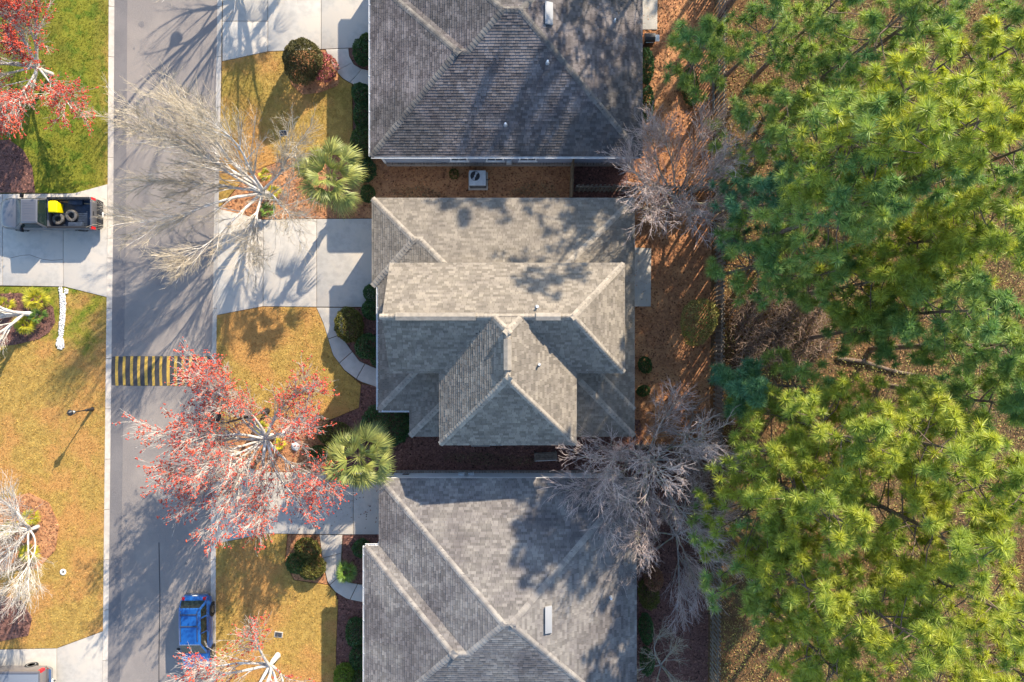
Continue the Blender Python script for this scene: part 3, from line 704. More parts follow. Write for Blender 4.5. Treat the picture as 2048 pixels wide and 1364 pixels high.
# ---------------------------------------------------------------- trees and plants
def tubes_np(acc, polys, sides):
    """polys: list of (points k x 3, radii k); all tapered tubes, grouped by k and vectorised"""
    by = {}
    for p, r in polys: by.setdefault(len(p), []).append((p, r))
    for k, it in by.items():
        P = np.array([np.asarray(p, float) for p, r in it]); R = np.array([r for p, r in it], float); n = len(it)
        T = np.empty_like(P); T[:, 1:-1] = P[:, 2:]-P[:, :-2]; T[:, 0] = P[:, 1]-P[:, 0]; T[:, -1] = P[:, -1]-P[:, -2]
        T /= np.linalg.norm(T, axis=2, keepdims=True)+1e-9
        m = T.mean(1); ref = np.where(np.abs(m[:, 2:3]) < .8, np.array([[0, 0, 1.]]), np.array([[1., 0, 0]]))
        U = np.cross(T, ref[:, None, :]); U /= np.linalg.norm(U, axis=2, keepdims=True)+1e-9; Wv = np.cross(T, U)
        a = np.arange(sides)*2*PI/sides
        V = P[:, :, None, :]+R[:, :, None, None]*(U[:, :, None, :]*np.cos(a)[None, None, :, None]+Wv[:, :, None, :]*np.sin(a)[None, None, :, None])
        base = (np.arange(n)*k*sides)[:, None, None]; ii = (np.arange(k-1)*sides)[None, :, None]; jj = np.arange(sides)[None, None, :]; j2 = (jj+1) % sides
        F = np.stack([base+ii+jj, base+ii+j2, base+ii+sides+j2, base+ii+sides+jj], -1).reshape(-1, 4)
        acc.add(V.reshape(-1, 3), F)
def unit(v): return v/(np.linalg.norm(v)+1e-9)
def perp(d, R):
    a = unit(R.normal(size=3)); b = a-d*np.dot(a, d); return unit(b)
def grow_line(R, p, d, length, r0, r1, seg, wob, up):
    pts = [p]; n = max(2, seg); st = length/n
    for i in range(n):
        d = unit(d+R.normal(size=3)*wob+np.array([0, 0, up])); p = p+d*st; pts.append(p)
    return np.array(pts), np.linspace(r0, r1, n+1)
def bare_tree(name, px, py, H, spread, seed, label, bark, twig, bud=None, nlimb=7, forkz=1.6, group=None, dens=1.0, trunk_r=0.16, lean=(0, 0), limbs_az=None, flat=0.5, nbud=2.0, twr=1.0):
    R = np.random.default_rng(seed); base = G(px, py); t = empty(name, base); tag(t, label, 'tree', group)
    top = np.array([lean[0]*forkz, lean[1]*forkz, forkz])
    m = MB(); m.tube([(0, 0, -.15), (0, 0, .12), tuple(top*.55+R.normal(size=3)*.03), tuple(top)], [trunk_r*1.55, trunk_r*1.1, trunk_r*.92, trunk_r*.55], 10)
    m.build('trunk', bark, t, smooth=60)
    br, tw, fine, buds = [], [], [], []
    for i in range(nlimb):
        az = (limbs_az[i] if limbs_az else 2*PI*i/nlimb+R.uniform(-.35, .35)); el = R.uniform(.5, 1.0) if i else 1.35
        L = math.hypot(spread*math.cos(el), (H-forkz)*math.sin(el))*R.uniform(.85, 1.1)
        d = np.array([math.cos(az)*math.cos(el), math.sin(az)*math.cos(el), math.sin(el)*flat*1.6])
        p0 = top*R.uniform(.8, .98); r0 = trunk_r*R.uniform(.45, .66)
        P, rr = grow_line(R, p0, unit(d), L, r0, .016, 9, .085, .045)
        lm = MB().tube([tuple(q) for q in P], [float(x) for x in rr], 7).build('limb', bark, t, smooth=60)
        for j in range(int(17*dens)+2):
            f = R.uniform(.12, .98)**.8; idx = f*(len(P)-1); a = min(int(idx), len(P)-2); q = P[a]+(P[a+1]-P[a])*(idx-a)
            dl = unit(P[a+1]-P[a]); ang = R.uniform(.25, .75)
            d2 = unit(dl*math.cos(ang)+perp(dl, R)*math.sin(ang)+np.array([0, 0, .10])); l2 = L*R.uniform(.30, .52)*(1.2-.6*f)
            P2, r2 = grow_line(R, q, d2, l2, max(.014, rr[a]*.40), .009*twr, 5, .07, .03); br.append((P2, r2))
            for k in range(int(8*dens)+1):
                f2 = R.uniform(.12, 1.0); b = min(int(f2*(len(P2)-1)), len(P2)-2); q2 = P2[b]+(P2[b+1]-P2[b])*R.uniform(0, 1)
                dd = unit(P2[b+1]-P2[b]); ang = R.uniform(.25, .65); d3 = unit(dd*math.cos(ang)+perp(dd, R)*math.sin(ang)+np.array([0, 0, .06]))
                l3 = R.uniform(.5, 1.25)*min(1.0, l2*.7)
                P3, r3 = grow_line(R, q2, d3, l3, .0085*twr, .006*twr, 2, .08, .03); tw.append((P3, r3))
                for s in range(int(R.integers(2, 4)*dens)+1):
                    c = R.integers(0, len(P3)-1); q3 = P3[c]+(P3[c+1]-P3[c])*R.uniform(0, 1); dd3 = unit(P3[c+1]-P3[c]); ang = R.uniform(.3, .7)
                    d4 = unit(dd3*math.cos(ang)+perp(dd3, R)*math.sin(ang)); l4 = R.uniform(.18, .5)
                    P4, r4 = grow_line(R, q3, d4, l4, .0075*twr, .005*twr, 1, .1, .03) if False else (np.array([q3, q3+d4*l4]), np.array([.0062, .0045])*twr); fine.append((P4, r4))
                    if bud and R.uniform() < nbud*.15*(.25+f2*f)*2: buds.append((P4[-1], d4))
                if bud and R.uniform() < nbud*.2*(.25+f2*f)*2: buds.append((P3[-1], d3))
    a = Acc(); tubes_np(a, br, 5); cr = mesh_obj('crown', a.mesh('crown'), bark, t, kind='stuff', smooth=0)
    a = Acc(); tubes_np(a, tw, 3); tubes_np(a, fine, 3); mesh_obj('twigs', a.mesh('twigs'), twig, cr, kind='stuff')
    if bud and buds:
        c = np.array([b[0] for b in buds]); d = np.array([b[1] for b in buds]); n = len(c)
        rep = 3; c = np.repeat(c, rep, 0)+R.normal(size=(n*rep, 3))*.030+np.repeat(d, rep, 0)*R.uniform(-.22, .06, (n*rep, 1)); n = len(c)
        s = R.uniform(.030, .055, (n, 1)); u = R.normal(size=(n, 3)); u /= np.linalg.norm(u, axis=1, keepdims=True); v = np.cross(u, R.normal(size=(n, 3))); v /= np.linalg.norm(v, axis=1, keepdims=True); w = np.cross(u, v)
        V = np.stack([c+u*s, c+v*s, c-u*s, c-v*s, c+w*s*1.4, c-w*s], 1).reshape(-1, 3)
        o = np.array([[0, 1, 4], [1, 2, 4], [2, 3, 4], [3, 0, 4], [1, 0, 5], [2, 1, 5], [3, 2, 5], [0, 3, 5]]); F = (np.arange(n)*6)[:, None, None]+o[None]
        mesh_obj('blossoms', np_mesh('blossoms', V, [F.reshape(-1, 3)]), 'red_bud', cr, kind='stuff')
    return t
ST = None
bare_tree('bare_tree', 543, 394, 10.0, 6.2, 11, 'leafless pale-barked street tree spreading over the road by the middle driveway', 'bark_pale', 'twig_tan', nlimb=11, forkz=1.7, trunk_r=.19, dens=1.45, limbs_az=[1.2, 2.1, 2.5, 2.8, 3.15, 3.5, 4.0, 4.7, 5.6, .5, 2.3])
bare_tree('red_maple', 548, 871, 8.8, 6.0, 12, 'red-budding maple leaning over the road below the speed hump', 'bark_pale', 'twig_white', 'bud', nlimb=14, forkz=1.6, trunk_r=.19, dens=1.3, nbud=1.25, limbs_az=[3.6, 1.0, 1.5, 1.9, 2.3, 2.7, 3.1, 3.5, 3.9, 4.3, 4.7, 5.1, 5.7, .3])
bare_tree('red_maple', 104, 150, 5.2, 6.4, 13, 'red-budding maple on the green verge in the upper left corner', 'bark_pale', 'twig_white', 'bud', nlimb=11, forkz=1.5, trunk_r=.16, dens=1.15, nbud=2.4)
bare_tree('bare_tree', 72, 628, 7.0, 3.6, 14, 'leafless white-limbed tree among yellow fan palms at the left edge', 'bark_pale', 'twig_white', nlimb=6, forkz=1.2, trunk_r=.2, dens=.8, limbs_az=[3.1, 2.9, 3.5, 4.1, 4.6, 3.3])
bare_tree('bare_tree', 78, 1052, 7.0, 4.3, 15, 'leafless white-limbed tree in the straw bed at the lower left', 'bark_pale', 'twig_white', nlimb=9, forkz=1.0, trunk_r=.13, dens=.95)
bare_tree('red_maple', 556, 1310, 8.0, 4.6, 16, 'red-budding maple at the bottom edge beside the blue car', 'bark_pale', 'twig_white', 'bud', nlimb=8, forkz=1.6, trunk_r=.17, dens=.95, nbud=1.2)
bare_tree('bare_tree', 530, -75, 9.5, 5.0, 17, 'leafless street tree whose limb shadows fall across the road at the top', 'bark_pale', 'twig_tan', nlimb=9, forkz=1.7, trunk_r=.24, dens=.5)
bare_tree('bare_tree', 1347, 402, 7.2, 4.3, 21, 'leafless grey tree behind the gap between the upper and middle houses', 'bark_grey', 'twig_pink', nlimb=11, forkz=.6, trunk_r=.13, dens=1.15, flat=.6, twr=1.15)
bare_tree('bare_tree', 1300, 915, 9.0, 4.8, 22, 'leafless pinkish tree overhanging the lower house roof from the back yard', 'bark_grey', 'twig_pink', nlimb=11, forkz=1.0, trunk_r=.14, dens=1.2, flat=.62, twr=1.2, lean=(-.35, 0), limbs_az=[3.1, 2.4, 2.8, 3.3, 3.7, 4.1, 4.5, 5.0, 1.6, .9, .2, 5.7])
bare_tree('bare_tree', 1348, 1065, 6.0, 3.6, 23, 'smaller leafless tree in the lower back yard near the fence', 'bark_grey', 'twig_pink', nlimb=8, forkz=.6, trunk_r=.10, dens=1.0, twr=1.1)
bare_tree('bare_tree', 1368, 868, 4.6, 3.2, 24, 'sparse leafless tree behind the east corner of the middle house', 'bark_grey', 'twig_brown', nlimb=6, forkz=.7, trunk_r=.13, dens=.8)
bare_tree('bare_tree', 1318, 1322, 4.6, 3.2, 25, 'sparse grey leafless tree behind the lower house at the bottom edge', 'bark_grey', 'twig_tan', nlimb=6, forkz=.6, trunk_r=.09, dens=.65)

# ---- palms
def frond(R, acc, p, d, plen, fan, width, nleaf=24, droop=.25, spread=2.7, stalk=.03):
    """a fan frond: petiole along d then leaflets radiating in the frond plane"""
    d = unit(d); side = unit(np.cross(d, np.array([0, 0, 1.0]))) if abs(d[2]) < .98 else np.array([1., 0, 0]); nrm = np.cross(side, d)
    e = p+d*plen+np.array([0, 0, -droop*plen*.25])
    s = side*stalk*.5
    V = [p-s, p+s, e+s*.7, e-s*.7]; acc.add(V, [[0, 1, 2, 3]])
    vs, fs = [], []
    for i in range(nleaf):
        a = (i/(nleaf-1)-.5)*spread; L = fan*(1-.32*abs(a/spread*2)**1.6)*R.uniform(.88, 1.06)
        dl = unit(d*math.cos(a)+side*math.sin(a)+nrm*R.uniform(-.10, .10)+nrm*(-.22*abs(math.sin(a))))
        w = np.cross(dl, nrm)*width*R.uniform(.8, 1.2)
        m = e+dl*L*.55+nrm*.012*(1 if i % 2 else -1); tip = e+dl*L+np.array([0, 0, -droop*L*R.uniform(.5, 1.2)])
        n = len(vs); vs += [e-w*.3, e+w*.3, m+w, m-w, tip]; fs.append((n, n+1, n+2, n+3)); fs.append((n+3, n+2, n+4, n+4))
    q = [f for f in fs if f[2] != f[3]]; tr = [f[:3] for f in fs if f[2] == f[3]]
    b = acc.n; acc.V.append(np.array(vs)); acc.F.append(np.array(q)+b); acc.F.append(np.array(tr)+b); acc.n += len(vs)
def palm(px, py, H, R0, seed, label, mat_, nf=42, trunk=.17, group=None, fan=1.0, plen=.9, wd=.018, cut=.0):
    R = np.random.default_rng(seed); t = empty('palm_tree', G(px, py)); tag(t, label, 'palm', group)
    if H > 1:
        m = MB(); pr = [(0, 0, -.1)]+[(R.normal()*.02, R.normal()*.02, H*f) for f in np.linspace(.1, 1, 8)]
        m.tube(pr, [trunk*1.25]+[trunk*(1+.12*(i % 2)) for i in range(7)]+[trunk*.8], 12); tr = m.build('trunk', 'palm_trunk', t, smooth=50)
        bm_ = MB()
        for i in range(70):    # old leaf bases
            z = R.uniform(.15, .98)*H; a = R.uniform(0, 2*PI); o = Vector((math.cos(a), math.sin(a), 0)); q = o*trunk+Vector((0, 0, z)); tip = o*(trunk+.13)+Vector((0, 0, z+.20)); sd = Vector((-o.y, o.x, 0))*.05
            bm_.add([q-sd, q+sd, tip+sd*.4, tip-sd*.4, q-sd-o*.03+Vector((0, 0, .06)), q+sd-o*.03+Vector((0, 0, .06))], [(0, 1, 2, 3), (4, 3, 2, 5), (0, 3, 4), (1, 5, 2)])
        bm_.build('leaf_base', 'palm_trunk', tr, kind='stuff')
    for i in range(nf):
        f = i/max(1, nf-1); az = i*2.399963+R.uniform(-.2, .2); el = 1.15-f*1.35*(1-cut)+R.uniform(-.15, .15)
        acc = Acc(); frond(R, acc, np.array([0, 0, H-.05+.12*(1-f)]), np.array([math.cos(az)*math.cos(el), math.sin(az)*math.cos(el), math.sin(el)]), plen*R0*R.uniform(.75, 1.15)*(.55+.45*min(1, f*2.5)), fan*R0*R.uniform(.9, 1.1), wd, droop=.22+.3*f)
        mesh_obj('frond', acc.mesh('frond'), mat_, t)
    return t
palm(699, 388, 4.7, 1.25, 31, 'tall fan palm between the upper house hedge and the middle driveway', 'palm', nf=25, wd=.034, plen=1.0, fan=.95)
palm(746, 893, 4.1, 1.25, 32, 'tall fan palm at the corner between the middle and lower houses', 'palm', nf=25, wd=.034, plen=1.0, fan=.95)
palm(660, -160, 4.9, 1.2, 33, 'fan palm beyond the top edge whose spiky shadow falls on the upper driveway', 'palm', nf=26, wd=.02)
SP = [(82, 598, 'yellow fan palm in the left mulch bed nearest the driveway', 'palm_yellow', .75, 14), (62, 648, 'yellow fan palm at the lower edge of the left mulch bed', 'palm_yellow', .72, 13), (84, 634, 'greener fan palm under the white trunk in the left mulch bed', 'palm_green', .55, 9), (20, 612, 'yellow fan palm at the left edge of the picture', 'palm_yellow', .6, 11),
      (72, 1030, 'yellow fan palm in the straw bed above the pale lower left limbs', 'palm_yellow', .62, 11), (70, 1100, 'yellow fan palm at the lower rim of the straw bed', 'palm_yellow', .62, 11), (30, 1052, 'yellow fan palm half hidden by limbs in the straw bed', 'palm_yellow', .55, 9),
      (552, 388, 'bright yellow-green fan palm right of the pale street tree trunk', 'palm_yellow', .48, 9), (536, 352, 'small fan palm above the pale street tree trunk', 'palm_yellow', .4, 8), (540, 422, 'green fan palm below the pale street tree trunk', 'palm_green', .48, 9),
      (528, 856, 'yellow fan palm above the red maple trunk', 'palm_yellow', .5, 9), (562, 888, 'yellow fan palm right of the red maple trunk beside a white rock', 'palm_yellow', .42, 9),
      (697, 1138, 'bright green fan palm beside the lower curved walkway', 'palm_green', .72, 16)]
for i, (x, y, lab, mm, r, nf) in enumerate(SP):
    palm(x, y, .35, r, 40+i, lab, mm, nf=nf, fan=.85, plen=.55, wd=.02, cut=.45, group='low fan palms')

# ---- shrubs
def shrub(px, py, rx, ry, h, label, mat_, seed, n=2600, leaf=.055, lumps=5, flower=None, z0=0.0, name='shrub', rough=.12, group=None):
    """leaf-clad lumpy bush; px, py is its centre on the ground, radii in metres"""
    R = np.random.default_rng(seed); t = empty(name, G(px, py)); tag(t, label, 'shrub', group)
    st = MB()
    for i in range(7):
        a = R.uniform(0, 2*PI); q = R.uniform(.3, .75); st.tube([(0, 0, -.05), (math.cos(a)*rx*q*.4, math.sin(a)*ry*q*.4, h*.35), (math.cos(a)*rx*q, math.sin(a)*ry*q, h*.7)], [.025, .018, .008], 5)
    st.build('stems', 'stem', t, kind='stuff')
    a, b = R.uniform(0, 2*PI, n), np.arccos(R.uniform(-.35, 1, n)); rr = R.uniform(.70, 1.0, n)**.5
    dirv = np.c_[np.cos(a)*np.sin(b), np.sin(a)*np.sin(b), np.cos(b)]
    lum = np.ones(n); ks = R.normal(size=(lumps, 3)); ks /= np.linalg.norm(ks, axis=1, keepdims=True)
    for k in ks: lum += rough*np.exp(4*(dirv@k-1))*1.6
    lum += .05*np.sin(dirv[:, 0]*9+seed)*np.cos(dirv[:, 1]*11)
    c = dirv*rr[:, None]*lum[:, None]*np.array([rx, ry, h*.56]); c[:, 2] += z0+h*.44; c[:, 2] = np.maximum(c[:, 2], .03)
    u = dirv+R.normal(size=(n, 3))*.9; u /= np.linalg.norm(u, axis=1, keepdims=True); v = np.cross(u, R.normal(size=(n, 3))); v /= np.linalg.norm(v, axis=1, keepdims=True)
    s = R.uniform(.6, 1.3, (n, 1))*leaf
    def quads(c, u, v, s): return np.stack([c-u*s, c-v*s*.55, c+u*s, c+v*s*.55], 1).reshape(-1, 3), np.arange(4*len(c)).reshape(-1, 4)
    if flower:
        m = R.uniform(size=n) < flower; V, F = quads(c[~m], u[~m], v[~m], s[~m]); mesh_obj('foliage', np_mesh('foliage', V, [F]), mat_, t, kind='stuff')
        V, F = quads(c[m]*1.03, u[m], v[m], s[m]); mesh_obj('flowers', np_mesh('flowers', V, [F]), 'azalea', t, kind='stuff')
    else:
        V, F = quads(c, u, v, s); mesh_obj('foliage', np_mesh('foliage', V, [F]), mat_, t, kind='stuff')
    return t
SH = [
 (619, 138, 1.12, 1.12, 2.9, 'tall round brown-green clipped shrub in the straw bed by the upper driveway', 'leaf_brown', 10000, None),
 (655, 142, .62, .85, 1.15, 'low pink-flowering azalea tucked beside the tall round shrub', 'leaf_olive', 2200, .75),
 (727, 193, .55, .62, 1.2, 'round green shrub just below the upper curved walkway', 'leaf_dark', 2400, None),
 (728, 236, .55, .75, 1.0, 'dark shaded shrub against the front of the upper house', 'leaf_dark', 2200, None),
 (729, 296, .70, 1.1, 1.3, 'green hedge at the front corner of the upper house above the palm', 'leaf_mid', 3600, None),
 (735, 345, .55, .7, 1.2, 'dark green shrub between the palm and the side yard', 'leaf_dark', 2200, None),
 (738, 392, .40, .5, 1.0, 'small green shrub at the upper front corner of the middle house', 'leaf_mid', 1500, None),
 (729, 115, .55, .75, 1.1, 'dark shrub in the bed inside the upper curved walkway', 'leaf_dark', 2200, None),
 (738, 88, .45, .40, 1.0, 'small dark shrub beside the upper garage', 'leaf_mid', 1400, None),
 (704, 650, .88, .92, 1.35, 'round bronze-green shrub in the bend of the middle curved walkway', 'leaf_olive', 4200, None),
 (745, 588, .40, .5, 1.0, 'small dark shrub at the lower corner of the middle garage', 'leaf_dark', 1400, None),
 (745, 622, .50, .55, 1.1, 'dark shrub behind the round bronze shrub', 'leaf_dark', 1800, None),
 (738, 692, .70, .75, 1.15, 'dark green mounded shrub beside the middle front door path', 'leaf_dark', 2800, None),
 (757, 715, .45, .55, 1.0, 'dark green shrub against the wall above the middle front path', 'leaf_dark', 1600, None),
 (782, 850, 1.45, 1.15, 1.15, 'wide dark green mounded shrub at the lower front corner of the middle house', 'leaf_dark', 6500, None),
 (667, 866, .95, .70, .8, 'low olive shrub left of the lower tall palm', 'leaf_olive', 2600, None),
 (640, 905, .55, .45, .7, 'low pale shrub at the foot of the lower tall palm', 'leaf_mid', 1400, None),
 (617, 1092, .75, .62, .95, 'low yellow-tipped shrub beside the lowest driveway', 'leaf_olive', 2300, None),
 (598, 1122, .70, .62, .9, 'low green shrub left in the azalea bed by the lower walkway', 'leaf_mid', 2300, None),
 (630, 1132, .72, .70, .95, 'low yellow-green shrub right in the azalea bed by the lower walkway', 'leaf_olive', 2400, None),
 (727, 1092, .50, .5, .9, 'dark shrub beside the lower garage', 'leaf_dark', 1500, None),
 (715, 1258, .60, .85, .9, 'dark shaded shrub along the front of the lower house', 'leaf_dark', 2200, None),
 (722, 1312, .55, .6, .8, 'dark shrub above the bright round shrub by the lower house', 'leaf_dark', 1500, None),
 (693, 1343, .62, .75, 1.15, 'bright green round clipped shrub at the bottom edge', 'leaf_bright', 3000, None),
 (728, 1352, .60, .7, 1.1, 'shaded green shrub next to the bright round shrub', 'leaf_mid', 2000, None),
 (1290, 140, .35, 1.1, 1.3, 'narrow dark hedge along the back wall of the upper house', 'leaf_dark', 2600, None),
 (1290, 210, .35, 1.0, 1.2, 'lower end of the dark hedge behind the upper house', 'leaf_dark', 2200, None),
 (1380, 175, .45, 1.1, .5, 'dark green weeds by the back fence of the upper yard', 'leaf_mid', 1600, None),
 (1287, 728, .40, .45, .8, 'small green shrub below the concrete slab behind the middle house', 'leaf_mid', 1300, None),
 (1284, 782, .38, .3, .6, 'small weedy shrub at the back wall of the middle house', 'leaf_mid', 900, None),
 (1388, 640, 1.0, 1.25, 2.2, 'sprawling yellow-green shrub growing through the back fence', 'leaf_under', 3600, None),
 (1292, 1180, .55, .9, 1.5, 'yellow-green shrub at the back corner of the lower house', 'leaf_olive', 2200, None),
 (1290, 1250, .40, .9, 1.2, 'dark hedge behind the lower house', 'leaf_dark', 2200, None),
 (1290, 1315, .40, .8, 1.2, 'lower end of the dark hedge behind the lower house', 'leaf_dark', 1800, None),
 (1302, 1145, .55, .55, 2.0, 'round russet shrub under the leafless tree behind the lower house', 'azalea_b', 1800, None),
]
mat('azalea_b', (0.30, 0.13, 0.07), (0.22, 0.12, 0.06), 4.0, 0.8, island=0.4)
for i, (x, y, rx, ry, h, lab, mm, n, fl) in enumerate(SH): shrub(x, y, rx, ry, h, lab, mm, 60+i, int(n*1.3), flower=fl, lumps=6)
shrub(908, 348, .30, .30, .35, 'small grassy weed left of the upper air conditioner', 'leaf_olive', 101, 260, leaf=.06, name='weed')
# dead grass strips in the side yards
for (poly, lab) in (([(885, 908), (960, 904), (1060, 914), (1105, 906), (1060, 930), (960, 930), (890, 920)], 'strip of pale dry grass in the mulch below the middle house'), ([(1015, 385), (1060, 362), (1110, 372), (1120, 396), (1020, 397)], 'dry grass patch by the short picket fence above the middle house'), ([(780, 380), (850, 372), (900, 396), (800, 397)], 'dry grass patch at the left end of the upper side yard')):
    P = scatter(gp(poly), 260); a = Acc().add(*blades(P, .03, .06, .16, .02)); tag(mesh_obj('dry_grass', a.mesh('dry_grass'), 'dry_grass' if 'dry_grass' in MATS else mat('dry_grass', (.26, .20, .10), (.15, .12, .06), 3., .95, island=.5).name), lab, 'grass', kind='stuff')

# ---- pines
def needle_tufts(R, C_, D_, length, nn, width):
    """C_ tuft centres, D_ axes: radiating needles as thin triangles"""
    n = len(C_); m = n*nn
    c = np.repeat(C_, nn, 0); d = np.repeat(D_, nn, 0)
    v = R.normal(size=(m, 3)); v -= d*(v*d).sum(1, keepdims=True); v /= np.linalg.norm(v, axis=1, keepdims=True)
    th = R.uniform(.15, 1.0, m)**.6*1.95; q = d*np.cos(th)[:, None]+v*np.sin(th)[:, None]
    L = np.repeat(R.uniform(.8, 1.2, n)*length, nn)*R.uniform(.75, 1.1, m)
    w = np.cross(q, R.normal(size=(m, 3))); w /= np.linalg.norm(w, axis=1, keepdims=True); w *= width
    b = c-d*R.uniform(0, .12, m)[:, None]; tip = b+q*L[:, None]; tip[:, 2] -= .10*L
    V = np.stack([b-w, b+w, tip], 1).reshape(-1, 3); return V, np.arange(3*m).reshape(-1, 3)
def pine(px, py, rpx, H, label, mat_, seed, dens=1.0, hc=.82, length=.46, nn=78, low=.45, group='pines beyond the fence'):
    """px, py: where the crown's middle shows in the photo; rpx its radius there; H the tree's height"""
    R = np.random.default_rng(seed); zc = H*hc; q = G(px, py, zc); rad = rpx*(HCAM-zc)/FPX
    lx, ly = R.uniform(-.5, .5, 2); t = empty('pine_tree', (q.x-lx, q.y-ly, 0)); tag(t, label, 'pine tree', group)
    zs = np.linspace(0, 1, 9); tr = np.c_[lx*zs*1.2+np.sin(zs*5+seed)*.12, ly*zs*1.2+np.cos(zs*4+seed)*.12, zs*H*.97]; tr[0, 2] = -.2
    r0 = .011*H+.03
    MB().tube([tuple(p) for p in tr], [float(x) for x in np.linspace(r0, .03, 9)], 9).build('trunk', 'bark_pine', t, smooth=60)
    br, sub, TC, TD = [], [], [], []
    nb = int(27*dens)+4
    for i in range(nb):
        f = low+(1-low)*((i+R.uniform(0, 1))/nb); idx = f*8; a = min(int(idx), 7); p = tr[a]+(tr[a+1]-tr[a])*(idx-a)
        az = i*2.4+R.uniform(-.5, .5); prof = math.sin(min(1, (1-f)/(1-low)*.85+.16)*PI*.62); L = rad*max(.25, prof)*R.uniform(.75, 1.15)
        d = np.array([math.cos(az), math.sin(az), R.uniform(-.05, .25)+.5*max(0, f-.8)*4])
        P, rr = grow_line(R, p, unit(d), L, .035+.02*(1-f), .012, 6, .12, .07); br.append((P, rr))
        TC.append(P[-1]); TD.append(unit(P[-1]-P[-2]+np.array([0, 0, .5])*np.linalg.norm(P[-1]-P[-2])))
        for k in range(int(R.integers(3, 7)*max(.75, dens))):
            g = R.uniform(.30, .98); b = min(int(g*6), 5); q0 = P[b]+(P[b+1]-P[b])*R.uniform(0, 1); dd = unit(P[b+1]-P[b]); ang = R.uniform(.5, 1.1)
            sd = perp(dd, R); sd[2] = sd[2]*.5+.15; d2 = unit(dd*math.cos(ang)+sd*math.sin(ang)); l2 = R.uniform(.3, .9)*min(1.2, L*.45)
            P2, r2 = grow_line(R, q0, d2, l2, .014, .008, 3, .12, .09); sub.append((P2, r2))
            TC.append(P2[-1]); TD.append(unit(P2[-1]-P2[-2]+np.array([0, 0, .6])*np.linalg.norm(P2[-1]-P2[-2])))
            if R.uniform() < .45:
                e2 = P2[-2]+perp(d2, R)*.22; TC.append(e2); TD.append(unit(e2-P2[1]+np.array([0, 0, .2])))
    TC.append(tr[-1]); TD.append(np.array([0, 0, 1.]))
    a = Acc(); tubes_np(a, br, 5); tubes_np(a, sub, 3); mesh_obj('branches', a.mesh('branches'), 'bark_pine', t, kind='stuff')
    V, F = needle_tufts(R, np.array(TC), np.array(TD), length, nn, .021)
    mesh_obj('crown', np_mesh('crown', V, [F]), mat_, t, kind='stuff')
    return t
N1, N2, N3 = 'needles', 'needles_deep', 'needles_blue'
